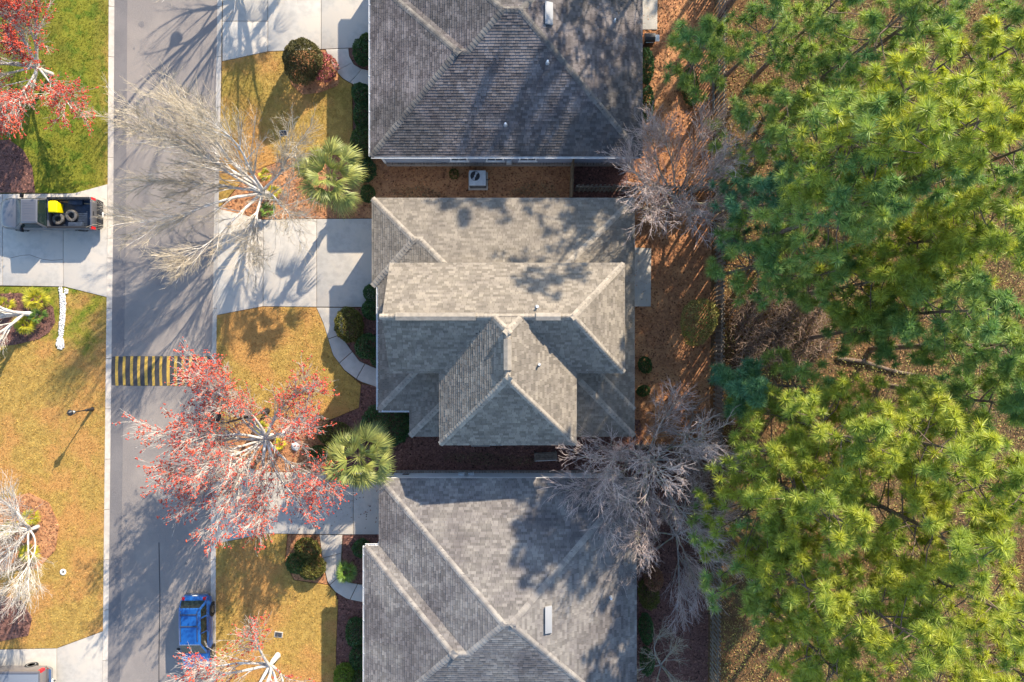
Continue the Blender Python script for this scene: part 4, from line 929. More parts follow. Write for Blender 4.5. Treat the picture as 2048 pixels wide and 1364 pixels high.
PN = [
 (1580, 930, 138, 11.0, N1, .85, 'bright pine at the upper left of the dense lower pine stand'), (1705, 870, 130, 15.0, N1, 1.1, 'bright pine on the upper rim of the dense lower stand'),
 (1880, 890, 135, 16.5, N1, 1.1, 'yellow-green pine on the upper right rim of the lower stand'), (2030, 985, 130, 16.5, N1, 1.1, 'yellow-green pine at the right edge above the lower corner'),
 (1530, 1025, 150, 9.5, N1, .85, 'low pine reaching over the back fence toward the lower yard'), (1640, 1020, 120, 15.0, N1, 1.15, 'bright pine left of the dark gap in the lower stand'),
 (1890, 1075, 125, 16.5, N1, 1.1, 'bright pine right of the dark gap in the lower stand'), (1515, 1135, 138, 9.0, N2, .85, 'lowest green pine overhanging the fence beside the lower yard'),
 (1630, 1180, 105, 13.5, N1, 1.0, 'pine below the dark gap in the lower stand'), (1790, 1250, 135, 16.0, N1, 1.15, 'large bright pine near the bottom of the lower stand'),
 (1975, 1215, 140, 17.0, N1, 1.15, 'large yellow pine in the lower right corner'), (1650, 1330, 95, 12.5, N1, 1.0, 'pine at the bottom edge right of the fence'),
 (1900, 1390, 130, 15.5, N1, 1.1, 'bright pine cut by the bottom edge'), (2070, 1360, 120, 15.0, N1, 1.0, 'pine in the extreme lower right corner'),
 (1408, 85, 75, 9.0, N2, .65, 'small pine hanging over the upper back yard near the grill'), (1545, 60, 95, 10.5, N2, .5, 'thin pine at the top edge beyond the fence'),
 (1970, 130, 115, 16.5, N1, .85, 'bright pine in the upper right corner'), (1770, 60, 120, 15.5, N2, .5, 'sparse pine with a bare leaning trunk at the top'),
 (1555, 255, 110, 9.5, N2, .9, 'green pine beside the fence in the upper wood below the grill'), (1700, 275, 125, 18.5, N2, .95, 'deep green pine in the middle of the upper wood'),
 (1935, 250, 100, 20.0, N1, .9, 'small bright yellow-topped pine at the upper right'), (1845, 350, 115, 16.0, N2, .95, 'green pine right of centre in the upper wood'),
 (1535, 395, 95, 9.5, N3, .85, 'dark pine behind the fence level with the side fence'), (1680, 425, 120, 17.0, N2, .95, 'deep green pine above the brushy gap'),
 (1870, 480, 120, 14.0, N1, 1.0, 'bright pine right of the upper wood centre'), (1990, 470, 120, 17.0, N1, 1.0, 'bright pine at the right edge, upper half'),
 (1535, 520, 100, 9.5, N2, .95, 'green pine over the fence just above the brown thicket'), (1655, 545, 90, 10.5, N2, .45, 'sparse pine at the left rim of the brushy gap'),
 (1770, 560, 95, 12.5, N1, .9, 'bright tufted pine above the fallen log'), (1770, 655, 65, 11.0, N2, .8, 'small pine just above the fallen log'),
 (1920, 625, 115, 15.5, N2, 1.0, 'green pine at the right, middle height'), (2040, 690, 110, 15.5, N2, 1.0, 'green pine at the right edge, middle height'),
 (1502, 775, 52, 9.0, N3, 1.1, 'isolated blue-green pine beside the brown thicket'), (1990, 800, 100, 13.5, N2, .9, 'dark pine at the right above the lower stand'), (1610, 775, 75, 9.5, N2, .5, 'thin pine between the brown thicket and the lower stand'),
 (1765, 300, 120, 20.0, N1, .9, 'very tall pine in the heart of the upper wood'), (1855, 20, 110, 17.0, N2, .8, 'green pine cut by the top edge right of the bare trunk'), (1655, 15, 90, 13.0, N2, .6, 'loose pine cut by the top edge left of the bare trunk'), (1815, 175, 115, 20.0, N1, .9, 'very tall bright pine near the top of the upper wood'), (2030, 300, 115, 16.5, N2, .9, 'green pine cut by the right edge in the upper wood'), (1650, 150, 85, 10.5, N2, .6, 'loose low pine near the top beyond the fence'), (2040, 40, 80, 12.0, N2, .7, 'pine in the extreme upper right corner'),
]
LOWS = {(1680, 425): .62, (1845, 350): .62, (1935, 250): .6, (1765, 300): .6, (1700, 275): .58}
for i, (x, y, r, H, mm, dn, lab) in enumerate(PN): pine(x, y, r, H, lab, mm, 200+i, dn, low=LOWS.get((x, y), .45))
for i, (X, Y, H, lab) in enumerate(((8.6, 26.5, 16, 'pine beyond the top edge shading the ridge of the upper house'), (12.5, 28.5, 17, 'pine beyond the top edge shading the upper house slope'), (15.5, 25.0, 16, 'pine beyond the top edge shading the back of the upper house'), (18, 32, 17, 'far pine beyond the top edge of the wood'), (13.2, 20.6, 19, 'pine beyond the top edge shading the middle house corner'))):
    z = H*.82; pine(1024+X*FPX/(HCAM-z), 682-Y*FPX/(HCAM-z), 3.3*FPX/(HCAM-z), H, lab, N2, 260+i, 1.1, nn=40)
# ---- forest undergrowth, brown thicket, fallen logs
R = np.random.default_rng(5)
P = scatter(gp([(1450, -60), (2110, -60), (2110, 1430), (1436, 1430)]), 3.8); n = len(P)
P = P[np.array([math.sin(p[0]*.7+1.3)*math.cos(p[1]*.55)+R.normal()*.6 > -.75 for p in P])]
k = 32; c = np.repeat(np.c_[P, R.uniform(.2, .9, len(P))], k, 0)+R.normal(size=(len(P)*k, 3))*np.array([.40, .40, .25]); c[:, 2] = np.abs(c[:, 2])
u = R.normal(size=c.shape); u /= np.linalg.norm(u, axis=1, keepdims=True); v = np.cross(u, R.normal(size=c.shape)); v /= np.linalg.norm(v, axis=1, keepdims=True); s = R.uniform(.025, .07, (len(c), 1))
V = np.stack([c-u*s, c-v*s*.5, c+u*s, c+v*s*.5], 1).reshape(-1, 3)
tag(mesh_obj('undergrowth', np_mesh('undergrowth', V, [np.arange(len(V)).reshape(-1, 4)]), 'leaf_under'), 'yellow-green low undergrowth across the wood floor', 'undergrowth', kind='stuff')
tw = []
for p in scatter(gp([(1460, 600), (1560, 585), (1640, 600), (1650, 700), (1580, 740), (1470, 735)]), 70):
    z = R.uniform(.1, 1.3); tw.append(grow_line(R, np.array([p[0], p[1], z]), unit(R.normal(size=3)*np.array([1, 1, .45])+np.array([0, 0, .3])), R.uniform(.6, 1.7), .015, .009, 4, .5, -.02))
for p in scatter(gp([(1450, -100), (2200, -100), (2200, 1450), (1436, 1450)]), 1.6):
    tw.append(grow_line(R, np.array([p[0], p[1], .05]), unit(R.normal(size=3)*np.array([1, 1, .4])+np.array([0, 0, .35])), R.uniform(.5, 1.6), .012, .006, 4, .4, -.02))
a = Acc(); tubes_np(a, tw, 3); tag(mesh_obj('brush_thicket', a.mesh('brush_thicket'), 'twig_brown'), 'tangled brown vines and bare brush behind the fence', 'brush', kind='stuff')
for (x0, y0, x1, y1, r, lab) in ((1672, 716, 1850, 752, .13, 'fallen trunk lying on the wood floor in the brushy gap'), (1560, 560, 1650, 545, .08, 'thin fallen trunk left of the bright tufted pine'), (1690, 195, 1752, 150, .10, 'pale fallen log in the sunny patch of the upper wood')):
    q = G(x0, y0); e2 = G(x1, y1)-q; t = empty('fallen_log', q); tag(t, lab, 'log')
    MB().tube([(0, 0, r*.9), tuple(e2*.3+Vector((0, .12, r))), tuple(e2*.65+Vector((0, -.1, r*.9))), tuple(e2+Vector((0, 0, r*.7)))], [r, r*.95, r*.8, r*.55], 10).build('trunk', 'bark_pine', t, smooth=60)
    m = MB()
    for i in range(5): b = e2*R.uniform(.2, .9)+Vector((0, 0, r)); m.tube([b, b+Vector((R.normal()*.25, R.normal()*.25, R.uniform(.1, .35)))], [r*.3, r*.12], 6)
    m.build('branch_stubs', 'bark_grey', t, kind='stuff')
# ---------------------------------------------------------------- fences
def fence(name, a, b, h, label, step=0.29, board=0.135, mat_='wood_grey', side=1, post=2.4):
    """stockade fence along the ground from a to b (photo pixels): posts, two rails, pickets on both faces of the rails"""
    A, B = G(*a), G(*b); d = B-A; L = d.length; ang = math.atan2(d.y, d.x); t = empty(name, A, ang); tag(t, label, 'fence')
    pk = MB(); w = board/2; pk.add([(-w, -.009, 0), (w, -.009, 0), (w, .009, 0), (-w, .009, 0), (-w, -.009, h-.05), (w, -.009, h-.05), (w, .009, h-.05), (-w, .009, h-.05), (-w*.45, -.009, h), (w*.45, -.009, h), (w*.45, .009, h), (-w*.45, .009, h)],
        [(3, 2, 1, 0), (0, 1, 5, 4), (1, 2, 6, 5), (2, 3, 7, 6), (3, 0, 4, 7), (4, 5, 9, 8), (5, 6, 10, 9), (6, 7, 11, 10), (7, 4, 8, 11), (8, 9, 10, 11)])
    first = pk.build('picket', mat_, t); me = first.data; n = int(L/step)
    for i in range(n):
        for s in (1, -1):
            o = first if (i == 0 and s == 1) else bpy.data.objects.new('picket', me)
            if o is not first: link(o, t)
            o.location = (step*(i+.5)+(step/2 if s < 0 else 0), s*.048, .05+random.uniform(-.02, .02)); o.rotation_euler = (random.uniform(-.008, .008), random.uniform(-.012, .012), random.uniform(-.02, .02))
    for z in (.4, h-.35): MB().box(0, L, -.038, .038, z-.045, z+.045).build('rail', mat_, t)
    pm = None
    for i in range(int(L/post)+1):
        if pm is None: pm = MB().box(-.05, .05, -.037, .037, -.3, h-.08).build('post', mat_, t); o = pm
        else: o = bpy.data.objects.new('post', pm.data); link(o, t)
        o.location = (min(L-.05, i*post+.01), 0, .002*(i % 3))
    return t
fence('picket_fence', (1436, -110), (1432, 379), 1.85, 'weathered picket fence along the wood behind the upper house')
fence('picket_fence', (1432, 383), (1427, 889), 1.85, 'weathered picket fence along the wood behind the middle house')
fence('picket_fence', (1427, 892), (1419, 1480), 1.85, 'weathered picket fence along the wood behind the lower house')
fence('picket_fence', (1142.5, 332), (1139.5, 402), 1.7, 'short tan picket fence between the side walls of the upper and middle houses', step=.2, mat_='wood_tan')
fence('picket_fence', (1149, 383), (1426, 384), 1.75, 'picket fence dividing the upper and middle back yards', step=.27)
fence('picket_fence', (1272, 889), (1422, 890), 1.75, 'picket fence dividing the middle and lower back yards', step=.27)
tb = empty('landscape_timber', G(1426, 150)); tag(tb, 'long grey timber lying beside the upper back fence', 'timber')
MB().box(-.07, .07, -1.25, .0, .02, .14).build('beam', 'wood_grey', tb, bevel=.015); MB().box(-.05, .09, -2.5, -1.27, .02, .13).build('beam', 'wood_grey', tb, bevel=.015)

# ---------------------------------------------------------------- vehicles
def wheel(parent, x, y, r=.36, w=.24, dusty=False):
    s = 1 if y > 0 else -1
    e = MB(); pr = [(r*.62, -w/2), (r*.92, -w/2), (r, -w*.32), (r, w*.32), (r*.92, w/2), (r*.62, w/2)]
    o = e.lathe(pr, (0, 0, 0), 24, 'y').build('wheel', 'rubber', parent, smooth=40); o.location = (x, y, r)
    rm = MB(); rm.lathe([(.02, w*.44*s), (r*.2, w*.44*s), (r*.24, w*.36*s), (r*.3, w*.30*s)], (0, 0, 0), 20, 'y'); rm.lathe([(r*.56, w*.5*s), (r*.66, w*.515*s), (r*.66, w*.1*s), (r*.56, w*.1*s)], (0, 0, 0), 24, 'y')
    for k in range(5):
        a = 2*PI*k/5; c, sn = math.cos(a), math.sin(a); px_, pz = -sn, c
        rm.add([(c*r*.15+px_*.035, w*.42*s, sn*r*.15+pz*.035), (c*r*.15-px_*.035, w*.42*s, sn*r*.15-pz*.035), (c*r*.6-px_*.05, w*.46*s, sn*r*.6-pz*.05), (c*r*.6+px_*.05, w*.46*s, sn*r*.6+pz*.05),
                (c*r*.15+px_*.035, w*.34*s, sn*r*.15+pz*.035), (c*r*.15-px_*.035, w*.34*s, sn*r*.15-pz*.035), (c*r*.6-px_*.05, w*.36*s, sn*r*.6-pz*.05), (c*r*.6+px_*.05, w*.36*s, sn*r*.6+pz*.05)], [(0, 1, 2, 3), (7, 6, 5, 4), (0, 4, 5, 1), (1, 5, 6, 2), (2, 6, 7, 3), (3, 7, 4, 0)])
    rm.build('rim', 'rim', o)
    return o
def sec(x, hw, zb, zm, zt, inset=.06, crown=.02):
    """body cross-section ring at x: bottom, belt bulge, shoulder and crowned top"""
    return [(x, -hw+.05, zb), (x, -hw, zb+.10), (x, -hw, zm), (x, -hw+inset, zt-.03), (x, -hw+inset+.08, zt), (x, 0, zt+crown), (x, hw-inset-.08, zt), (x, hw-inset, zt-.03), (x, hw, zm), (x, hw, zb+.10), (x, hw-.05, zb)]
def quadp(m, a, b, c, d, n, t=.008):
    a, b, c, d, n = [Vector(v) for v in (a, b, c, d, n)]; n.normalize()
    m.add([a+n*t, b+n*t, c+n*t, d+n*t, a-n*t, b-n*t, c-n*t, d-n*t], [(0, 1, 2, 3), (7, 6, 5, 4), (0, 4, 5, 1), (1, 5, 6, 2), (2, 6, 7, 3), (3, 7, 4, 0)])
def panel(parent, name, mat_, P, shrink=.06, lift=.006):
    """a pane lying just proud of the quad P"""
    v = [Vector(p) for p in P]; c = sum(v, Vector())/4; n = (v[1]-v[0]).cross(v[3]-v[0]).normalized()
    if n.dot(c-Vector((c.x*.8, 0, .6))) < 0: n = -n
    q = [p+(c-p)*shrink for p in v]; m = MB(); quadp(m, *[p+n*lift for p in q], n); return m.build(name, mat_, parent)
# --- blue sport utility car parked at the kerb, nose down the picture
suv = empty('parked_car', (-20.02, -18.45, 0.006), -PI/2+.012); tag(suv, 'bright blue car with roof bars parked at the right kerb', 'car')
L2_ = 2.33; hw = .90
b = MB(); b.loft([sec(-L2_, hw*.80, .42, .66, .92, .05), sec(-L2_+.10, hw*.93, .32, .72, .98, .05), sec(-L2_+.45, hw*.985, .26, .78, 1.02, .06), sec(-.9, hw, .24, .80, 1.04, .06), sec(.6, hw, .24, .80, 1.03, .06), sec(1.15, hw, .25, .80, 1.00, .08, .04), sec(1.75, hw*.98, .27, .76, .95, .10, .05), sec(2.12, hw*.93, .30, .70, .87, .12, .05), sec(L2_-.04, hw*.80, .36, .62, .76, .12, .03)])
body = b.build('body', 'paint_blue', suv, smooth=38)
gz, rz = 1.015, 1.62
bx = dict(rl=-2.12, rr_=-1.86, fl=1.22, fr=.48); wb, wt = .83, .64
bot = [(-2.12, -wb, gz), (1.22, -wb*.98, gz-.01), (1.22, wb*.98, gz-.01), (-2.12, wb, gz)]
top = [(-1.80, -wt, rz-.02), (.42, -wt, rz-.02), (.42, wt, rz-.02), (-1.80, wt, rz-.02)]
MB().loft([bot, top], cap=True).build('cabin', 'paint_blue', suv, bevel=.03)
MB().loft([[(-1.86, -wt-.02, rz-.02), (-.7, -wt-.02, rz-.005), (.46, -wt-.02, rz-.025), (.46, wt+.02, rz-.025), (-.7, wt+.02, rz-.005), (-1.86, wt+.02, rz-.02)], [(-1.80, -wt+.06, rz+.03), (-.7, -wt+.06, rz+.045), (.38, -wt+.06, rz+.025), (.38, wt-.06, rz+.025), (-.7, wt-.06, rz+.045), (-1.80, wt-.06, rz+.03)]]).build('roof_panel', 'paint_blue', suv, smooth=30)
panel(suv, 'windscreen', 'windscreen', [bot[1], bot[2], top[2], top[1]], .05, .012); panel(suv, 'rear_window', 'car_glass', [bot[3], bot[0], top[0], top[3]], .09, .012)
for s in (1, -1):
    def P_(x, f): return (x, s*(wb*(1-f)+wt*f), gz*(1-f)+(rz-.02)*f)
    panel(suv, 'side_window', 'car_glass', [P_(-1.95, .08), P_(-1.25, .08), P_(-1.25, .88), P_(-1.72, .88)], .02, .014)
    panel(suv, 'side_window', 'car_glass', [P_(-1.15, .08), P_(-.28, .08), P_(-.28, .88), P_(-1.15, .88)], .02, .014)
    panel(suv, 'side_window', 'car_glass', [P_(-.20, .08), P_(.98, .08), P_(.36, .88), P_(-.20, .88)], .02, .014)
    MB().tube([(-1.7, s*.52, rz+.05), (-1.6, s*.52, rz+.085), (.1, s*.52, rz+.085), (.2, s*.52, rz+.045)], .018, 8).build('roof_rail', 'metal_dark', suv)
    MB().box(-2.30, -2.12, s*.66-.09, s*.66+.09, .80, 1.005).build('taillight', 'tail_red', suv, bevel=.02)
    MB().box(2.05, 2.27, s*.62-.13, s*.62+.13, .68, .86).build('headlight', 'lamp_clear', suv, bevel=.02)
    MB().loft([[(.86, s*.86, 1.02), (.98, s*.86, 1.02), (.98, s*.86, 1.12), (.86, s*.86, 1.12)], [(.84, s*1.05, 1.02), (.96, s*1.05, 1.03), (.96, s*1.05, 1.16), (.84, s*1.05, 1.16)]]).build('wing_mirror', 'black_plastic', suv, bevel=.02)
    for x in (-.75, .35): MB().box(x-.09, x+.09, s*.905-.012, s*.905+.012, .86, .885).build('door_handle', 'chrome', suv)
    for x in (-1.32, 1.36):
        wheel(suv, x, s*.82, .35, .22)
        MB().lathe([(.40, -.02*s), (.46, 0), (.46, .015*s), (.40, .02*s)], (x, s*.905, .36), 28, 'y').build('wheel_arch', 'black_plastic', suv)
MB().box(-.75-.025, -.75+.025, -.53, .53, rz+.075, rz+.10).build('roof_bar', 'metal_dark', suv); MB().box(-1.48-.025, -1.48+.025, -.53, .53, rz+.075, rz+.10).build('roof_bar', 'metal_dark', suv)
MB().loft([[(-2.40, -.72, .42), (-2.40, .72, .42), (-2.40, .72, .62), (-2.40, -.72, .62)], [(-2.22, -.86, .40), (-2.22, .86, .40), (-2.22, .86, .64), (-2.22, -.86, .64)]]).build('bumper', 'paint_grey', suv, bevel=.03)
MB().box(-2.345, -2.325, -.17, .17, .72, .84).build('number_plate', 'plate_white', suv)
MB().tube([(.95, .55, 1.06), (1.13, -.10, 1.05)], .012, 6).build('wiper', 'black_plastic', suv); MB().tube([(.98, -.1, 1.06), (1.13, -.65, 1.04)], .012, 6).build('wiper', 'black_plastic', suv)
# --- pickups: regular cab, long bed
def pickup(loc, rz_, label, paint, tonneau):
    t = empty('pickup_truck', loc, rz_); tag(t, label, 'pickup truck'); hw = .98
    MB().loft([sec(.30, hw, .42, .95, 1.18, .05), sec(1.2, hw, .40, .95, 1.18, .05), sec(2.25, hw, .40, .95, 1.16, .06, .04), sec(3.0, hw*.97, .42, .90, 1.10, .10, .05), sec(3.28, hw*.86, .50, .80, .98, .10, .03)]).build('body', paint, t, smooth=38)
    wb, wt, gz, rz = .93, .74, 1.16, 1.86
    bot = [(.28, -wb, gz), (2.22, -wb, gz-.01), (2.22, wb, gz-.01), (.28, wb, gz)]; top = [(.42, -wt, rz), (1.42, -wt, rz), (1.42, wt, rz), (.42, wt, rz)]
    MB().loft([bot, top]).build('cab', paint, t, bevel=.035)
    MB().loft([[(.38, -wt, rz), (1.45, -wt, rz-.01), (1.45, wt, rz-.01), (.38, wt, rz)], [(.46, -wt+.07, rz+.05), (1.36, -wt+.07, rz+.045), (1.36, wt-.07, rz+.045), (.46, wt-.07, rz+.05)]]).build('roof_panel', paint, t, bevel=.02)
    for k in range(-3, 4): MB().box(.52, 1.28, k*.16-.012, k*.16+.012, rz+.045, rz+.058).build('roof_rib', paint, t)
    panel(t, 'windscreen', 'car_glass', [bot[1], bot[2], top[2], top[1]], .05, .014); panel(t, 'rear_window', 'car_glass', [bot[3], bot[0], top[0], top[3]], .10, .014)
    for s in (1, -1):
        def P_(x, f): return (x, s*(wb*(1-f)+wt*f), gz*(1-f)+rz*f)
        panel(t, 'side_window', 'car_glass', [P_(.48, .08), P_(1.95, .08), P_(1.38, .88), P_(.50, .88)], .02, .016)
        MB().loft([[(-2.5, s*hw, .48), (.24, s*hw, .48), (.24, s*(hw+.005), 1.24), (-2.5, s*(hw+.005), 1.24)], [(-2.5, s*(hw-.12), .48), (.24, s*(hw-.12), .48), (.24, s*(hw-.13), 1.24), (-2.5, s*(hw-.13), 1.24)]]).build('bed_side', paint, t, bevel=.02)
        MB().box(-2.44, .20, s*(hw-.07)-.07, s*(hw-.07)+.07, 1.245, 1.285).build('bed_rail', 'black_plastic' if not tonneau else paint, t, bevel=.01)
        MB().box(-1.85, -.95, s*.70-.15, s*.70+.15, .80, 1.04).build('wheel_housing', 'bed_liner', t, bevel=.05)
        MB().loft([[(-2.56, s*.83, .80), (-2.56, s*.99, .80), (-2.56, s*.99, 1.18), (-2.56, s*.83, 1.18)], [(-2.38, s*.90, .80), (-2.36, s*.998, .80), (-2.36, s*.998, 1.16), (-2.38, s*.90, 1.16)]]).build('taillight', 'tail_red', t)
        MB().box(3.12, 3.27, s*.66-.14, s*.66+.14, .74, .94).build('headlight', 'lamp_clear', t, bevel=.02)
        MB().loft([[(1.72, s*.95, 1.18), (1.86, s*.95, 1.18), (1.86, s*.95, 1.36), (1.72, s*.95, 1.36)], [(1.70, s*1.20, 1.16), (1.82, s*1.20, 1.17), (1.82, s*1.20, 1.40), (1.70, s*1.20, 1.40)]]).build('wing_mirror', 'black_plastic', t, bevel=.02)
        for x in (-1.40, 2.38): wheel(t, x, s*.86, .39, .26)
    MB().box(-2.50, .22, -.86, .86, .72, .79).build('bed_floor', 'bed_liner', t)
    for k in range(-5, 6): MB().box(-2.40, .16, k*.135-.032, k*.135+.032, .79, .808).build('floor_rib', 'bed_liner', t)
    MB().box(.14, .24, -.86, .86, .79, 1.22).build('bed_front', paint, t, bevel=.015)
    g = MB().box(-2.56, -2.47, -.84, .84, .60, 1.235).build('tailgate', paint, t, bevel=.02); MB().box(-2.585, -2.56, -.12, .12, 1.02, 1.10).build('handle', 'black_plastic', g)
    bp = MB().loft([[(-2.86, -.80, .48), (-2.86, .80, .48), (-2.86, .80, .68), (-2.86, -.80, .68)], [(-2.58, -.96, .46), (-2.58, .96, .46), (-2.58, .96, .70), (-2.58, -.96, .70)]]).build('bumper', 'black_plastic' if not tonneau else 'chrome', t, bevel=.02)
    MB().box(-2.875, -2.86, -.16, .16, .50, .62).build('number_plate', 'plate_white', bp)
    MB().box(-2.98, -2.86, -.04, .04, .42, .50).build('tow_hitch', 'metal_dark', bp)
    if tonneau: MB().box(-2.44, .12, -.84, .84, 1.20, 1.243).build('tonneau_cover', 'tonneau', t, bevel=.015)
    return t
tk = pickup((-28.85, 8.02, .085), PI, 'dark grey regular-cab pickup with open bed on the left driveway', 'paint_grey', False)
pickup((-32.05, -21.62, .085), PI, 'taupe pickup with covered bed cut by the lower left corner', 'paint_taupe', True)
ZB = .085+.808
def tyre(p, rz_, tilt, label):
    t = empty('spare_tyre', p, rz_); t.rotation_euler = (tilt[0], tilt[1], rz_); tag(t, label, 'tyre', 'loose tyres in the truck bed')
    MB().lathe([(.20, -.09), (.27, -.125), (.36, -.10), (.375, 0), (.36, .10), (.27, .125), (.20, .09), (.215, 0), (.20, -.09)], (0, 0, 0), 32).build('carcass', 'rubber_dusty', t, smooth=50)
    m = MB()
    for k in range(30):
        a = 2*PI*k/30; c, s = math.cos(a), math.sin(a); m.add([(c*.37-s*.02, s*.37+c*.02, -.085), (c*.37+s*.02, s*.37-c*.02, -.085), (c*.387+s*.02, s*.387-c*.02, .085), (c*.387-s*.02, s*.387+c*.02, .085), (c*.36, s*.36, 0)], [(0, 1, 2, 3), (0, 3, 4), (1, 4, 2)])
    m.build('tread', 'rubber', t, kind='stuff')
tyre((G(143, 431, 1.1).x, G(143, 431, 1.1).y, ZB+.16), .4, (.12, -.10), 'upper loose tyre in the grey pickup bed, nearer the tailgate')
tyre((G(117, 438, 1.05).x, G(117, 438, 1.05).y, ZB+.135), 1.4, (.0, .04), 'lower loose tyre in the grey pickup bed, nearer the cab')
q = G(107, 414, 1.5); bn = empty('storage_bin', (q.x, q.y, ZB+.002)); tag(bn, 'bright yellow plastic bin standing in the grey pickup bed', 'bin')
MB().loft([[(-.22, -.27, 0), (.22, -.27, 0), (.22, .27, 0), (-.22, .27, 0)], [(-.27, -.33, .62), (.27, -.33, .62), (.27, .33, .62), (-.27, .33, .62)]]).build('tub', 'yellow_plastic', bn, bevel=.03)
MB().loft([[(-.29, -.35, .622), (.29, -.35, .622), (.29, .35, .622), (-.29, .35, .622)], [(-.29, -.35, .68), (.29, -.35, .68), (.29, .35, .68), (-.29, .35, .68)], [(-.24, -.30, .72), (.24, -.30, .72), (.24, .14, .72), (-.24, .14, .72)]]).build('lid', 'yellow_plastic', bn, bevel=.02)
MB().tube([(-.2, .37, .64), (.2, .37, .64)], .018, 8).build('handle', 'yellow_plastic', bn)
q0, q1 = G(120, 403, .93), G(181, 408, .93); pl = empty('timber_strip', (q0.x, q0.y, ZB+.02)); tag(pl, 'long pale timber strip lying in the grey pickup bed', 'timber')
d = q1-q0; n = Vector((-d.y, d.x, 0)).normalized()*.03
MB().prism([tuple((-n)[:2]), tuple((d-n)[:2]), tuple((d+n)[:2]), tuple(n[:2])], 0, .03).build('strip', 'wood_tan', pl)

# ---------------------------------------------------------------- yard and street furniture
def aircon(p, w, dpt, h, label, fan=(-.2, .2), rf=.30, pad=.09):
    t = empty('air_conditioner', p); tag(t, label, 'air conditioner')
    MB().box(-w/2-.10, w/2+.10, -dpt/2-.10, dpt/2+.10, 0, pad).build('pad', 'concrete', t, bevel=.01)
    c = MB().box(-w/2, w/2, -dpt/2, dpt/2, pad+.002, h).build('casing', 'metal_grey', t, bevel=.025)
    MB().lathe([(rf, h-.02), (rf, h+.006), (.02, h+.008)], (fan[0], fan[1], 0), 28).build('fan_opening', 'black_metal', t)
    g = MB()
    for k in range(6): r = rf*(k+1)/6; g.tube([(fan[0]+r*math.cos(a), fan[1]+r*math.sin(a), h+.03) for a in np.linspace(0, 2*PI, 25)], .004, 4, cap=False)
    g.build('fan_grille', 'metal_dark', t, kind='stuff')
    f = MB().lathe([(.06, h+.008), (.06, h+.04), (.03, h+.05)], (fan[0], fan[1], 0), 14).build('fan_hub', 'metal_grey', t)
    for k in range(2):
        a = 1.2+PI*k; m = MB(); cc, s = math.cos(a), math.sin(a); x, y = fan
        m.add([(x+cc*.05-s*.03, y+s*.05+cc*.03, h+.012), (x+cc*.05+s*.03, y+s*.05-cc*.03, h+.02), (x+cc*rf*.9+s*.11, y+s*rf*.9-cc*.11, h+.022), (x+cc*rf*.9-s*.08, y+s*rf*.9+cc*.08, h+.012)], [(0, 1, 2, 3)]); m.build('fan_blade', 'metal_grey', f)
    lv = MB()
    for k in range(9): z = pad+.1+k*(h-pad-.2)/9; lv.box(-w/2-.008, w/2+.008, -dpt/2-.008, dpt/2+.008, z, z+.02)
    lv.build('louvre', 'metal_dark', t, kind='stuff'); MB().tube([(w/2, 0, .45), (w/2+.18, 0, .45), (w/2+.22, .1, .3)], .03, 8).build('pipe', 'metal_dark', t)
p = G(955, 356, .95); aircon((p.x, p.y, .032), 1.05, .95, .95, 'grey air conditioner on a pad below the upper house windows', (-.15, .12))
aircon((G(994, 884, .9).x, -6.22, .032), .78, .76, .9, 'air conditioner half under the lower eave of the middle house', (0, .0), .27)
t = empty('concrete_pad', (G(962, 885).x, -6.36, .03)); tag(t, 'empty raised pad beside the lower air conditioner', 'pad')
MB().box(-.62, .60, -.42, .40, 0, .11).build('slab', 'concrete', t, bevel=.015); MB().box(-.55, .53, -.36, .34, .112, .135).build('top_plate', 'wood_grey', t)
bq = G(1091, 912, .4); t = empty('garden_bench', (bq.x, bq.y, .03), .045); tag(t, 'slatted wooden garden bench in the mulch below the middle house', 'bench')
for k in range(7): MB().box(-.68, .68, -.24+k*.072-.026, -.24+k*.072+.026, .42, .445).build('seat_slat', 'wood_grey', t)
MB().box(-.70, .70, -.30, -.27, .34, .45).build('front_rail', 'white_trim', t)
for s in (1, -1):
    for y in (-.27, .24): MB().box(s*.68-.03, s*.68+.03, y-.03, y+.03, 0, .60 if y < 0 else .85).build('leg', 'wood_grey', t)
    MB().box(s*.68-.035, s*.68+.035, -.30, .28, .602, .63).build('armrest', 'wood_grey', t)
for k in range(3): MB().box(-.65, .65, .255, .275, .52+k*.11, .59+k*.11).build('back_slat', 'wood_grey', t)
gq = G(1300, 75, .95); t = empty('barbecue_grill', (gq.x, gq.y, .026)); tag(t, 'black barbecue grill with a grey side shelf behind the upper house', 'grill')
MB().box(-.33, .30, -.26, .26, .12, .78).build('cabinet', 'black_metal', t, bevel=.02)
MB().loft([[(-.36, -.28, .79), (.33, -.28, .79), (.33, .28, .79), (-.36, .28, .79)], [(-.36, -.22, 1.02), (.33, -.22, 1.02), (.33, .24, 1.02), (-.36, .24, 1.02)], [(-.34, -.05, 1.12), (.31, -.05, 1.12), (.31, .16, 1.12), (-.34, .16, 1.12)]]).build('hood', 'black_metal', t, bevel=.03)
MB().box(.31, .62, -.20, .22, .80, .84).build('side_shelf', 'metal_grey', t, bevel=.01); MB().tube([(-.26, -.31, .92), (.23, -.31, .92)], .016, 8).build('hood_handle', 'chrome', t)
for s in (-.27, .24):
    MB().box(s-.025, s+.025, -.20, -.15, 0, .12).build('leg', 'black_metal', t); MB().lathe([(.02, -.02), (.07, -.02), (.07, .02), (.02, .02)], (s, .2, .07), 14, 'x').build('wheel', 'rubber', t)
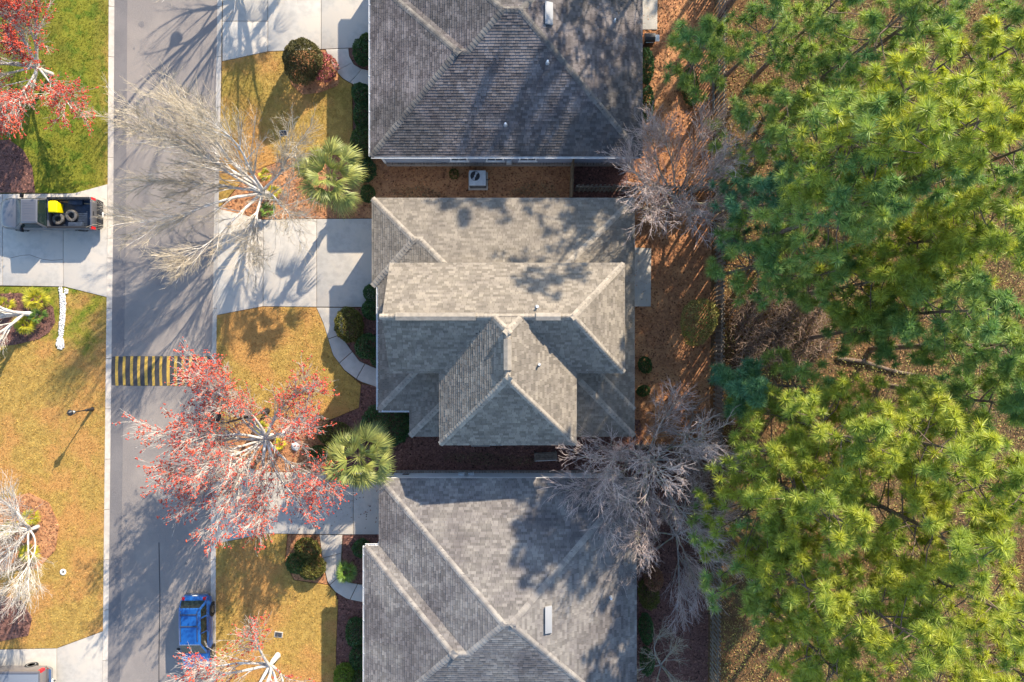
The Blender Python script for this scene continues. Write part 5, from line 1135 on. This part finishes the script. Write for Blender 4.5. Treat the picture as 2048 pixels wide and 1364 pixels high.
# yard lamp post
def lamp_post(px, py, label):
    t = empty('lamp_post', G(px, py)); t.location.z = ZL; tag(t, label, 'lamp post')
    MB().lathe([(.14, 0), (.14, .05), (.10, .10), (.09, .62), (.07, .70), (.045, .72)], sides=16).build('base', 'black_metal', t, smooth=40)
    MB().lathe([(.04, .70), (.035, 1.75), (.06, 1.78), (.06, 1.82), (.03, 1.85)], sides=14).build('post', 'black_metal', t, smooth=40)
    ln = MB().lathe([(.10, 1.86), (.16, 2.20), (.155, 2.21), (.095, 1.87)], sides=6).build('lantern', 'frosted', t)
    for k in range(6): a = 2*PI*k/6; MB().tube([(.105*math.cos(a), .105*math.sin(a), 1.85), (.168*math.cos(a), .168*math.sin(a), 2.22)], .012, 6).build('lantern_bar', 'black_metal', ln)
    MB().lathe([(.20, 2.21), (.19, 2.24), (.08, 2.36), (.03, 2.40), (.02, 2.46), (.035, 2.49), (.012, 2.55)], sides=18).build('cap', 'black_metal', t, smooth=40)
    MB().lathe([(.09, 1.845), (.12, 1.86), (.10, 1.875)], sides=14).build('collar', 'black_metal', t)
    return t
lamp_post(186, 818, 'black lantern lamp post on the left verge below the speed hump')
def street_lamp(px, py, label):
    t = empty('street_lamp', G(px, py)); t.location.z = .05; tag(t, label, 'street lamp', 'street lamps along the right kerb')
    MB().lathe([(.20, 0), (.20, .08), (.13, .2), (.11, .9), (.08, 1.0)], sides=16).build('base', 'black_metal', t, smooth=40)
    MB().tube([(0, 0, .95), (0, 0, 6.1)], [.085, .055], 12).build('pole', 'black_metal', t, smooth=40)
    a = [(-.55+.55*math.cos(th), .12-.12*math.cos(th), 6.1+.75*math.sin(th)) for th in np.linspace(0, PI, 13)]+[(-1.10, .24, 5.95)]
    arm = MB().tube(a, .03, 8).build('arm', 'black_metal', t, smooth=40)
    MB().lathe([(.03, 6.00), (.07, 5.96), (.11, 5.72), (.20, 5.52), (.38, 5.32), (.395, 5.28), (.36, 5.29), (.1, 5.50)], (-1.10, .24, 0), 24).build('shade', 'black_metal', t, smooth=50)
    MB().lathe([(.02, 5.40), (.12, 5.36), (.14, 5.28), (.09, 5.18), (.02, 5.15)], (-1.10, .24, 0), 16).build('bulb', 'frosted', t, smooth=50)
street_lamp(535, 822, 'black street lamp with a hooked arm among the red maple branches')
street_lamp(557, -178, 'black street lamp beyond the top edge casting a round shadow on the road')
# meter lids, cleanout ring, white gravel strip, white rocks
for (x, y, lab, r) in ((568, 267, 'dark utility box lid set in the upper front lawn', .05), (558, 1268, 'dark utility box lid set in the lowest front lawn', -.12)):
    t = empty('utility_box', G(x, y), r); t.location.z = ZL; tag(t, lab, 'utility box')
    MB().box(-.27, .27, -.19, .19, -.05, .035).build('rim', 'concrete', t, bevel=.02); MB().box(-.22, .22, -.14, .14, .036, .05).build('lid', 'lid_dark', t, bevel=.008)
t = empty('cleanout_ring', G(128, 1143)); t.location.z = ZL; tag(t, 'round white concrete ring set in the lower left verge', 'ring')
MB().lathe([(.10, .0), (.19, .0), (.20, .04), (.17, .06), (.11, .055), (.10, .02)], sides=24).build('ring', 'rock_white', t, smooth=40); MB().lathe([(.01, .045), (.045, .045), (.05, .0)], sides=14).build('plug', 'metal_dark', t)
MB().lathe([(.0, .012), (.105, .012), (.105, -.02)], sides=20).build('inner_lid', 'concrete', t)
def stones(P, smin, smax, z):
    V = []; F = []; n = 0; R = np.random.default_rng(3)
    o = np.array([[0, 1, 4], [1, 2, 4], [2, 3, 4], [3, 0, 4], [1, 0, 5], [2, 1, 5], [3, 2, 5], [0, 3, 5]])
    n = len(P); s = R.uniform(smin, smax, (n, 1)); c = np.c_[P, np.full(n, z)+R.uniform(0, .05, n)]; u = R.normal(size=(n, 3)); u /= np.linalg.norm(u, axis=1, keepdims=True); v = np.cross(u, R.normal(size=(n, 3))); v /= np.linalg.norm(v, axis=1, keepdims=True); w = np.cross(u, v)
    V = np.stack([c+u*s, c+v*s, c-u*s, c-v*s, c+w*s*.8, c-w*s*.8], 1).reshape(-1, 3); return V, ((np.arange(n)*6)[:, None, None]+o[None]).reshape(-1, 3)
P = np.concatenate([scatter(gp(p), 1300) for p in ([(121, 588), (132, 588), (134, 606), (132, 640), (130, 660), (128, 672), (119, 671), (121, 645), (123, 620), (122, 604)], [(119.5, 575), (126, 574), (128, 590), (122, 590)], [(132, 577), (139, 580), (138, 587), (130, 588)], [(116, 678), (120, 672), (127, 673), (130, 684), (131, 694), (126, 699), (118, 697), (115, 690)])])
a = Acc().add(*stones(P, .025, .06, ZL+.02)); tag(mesh_obj('white_gravel', a.mesh('white_gravel'), 'rock_white'), 'narrow strip of white gravel on the left verge below the driveway', 'gravel', kind='stuff')
for (x, y, r, lab) in ((592, 892, .28, 'white boulder beside the yellow fan palm under the red maple'), (566, 866, .17, 'small white rock above the boulder under the red maple')):
    t = bmesh.new(); bmesh.ops.create_icosphere(t, subdivisions=2, radius=r)
    for v in t.verts: v.co *= 1+.18*math.sin(v.co.x*17+v.co.y*11)*math.cos(v.co.z*13+x); v.co.z *= .62
    me = bpy.data.meshes.new('rock'); t.to_mesh(me); t.free(); o = mesh_obj('rock', me, 'rock_white', smooth=40); o.location = G(x, y, 0)+Vector((0, 0, .1)); tag(o, lab, 'rock')
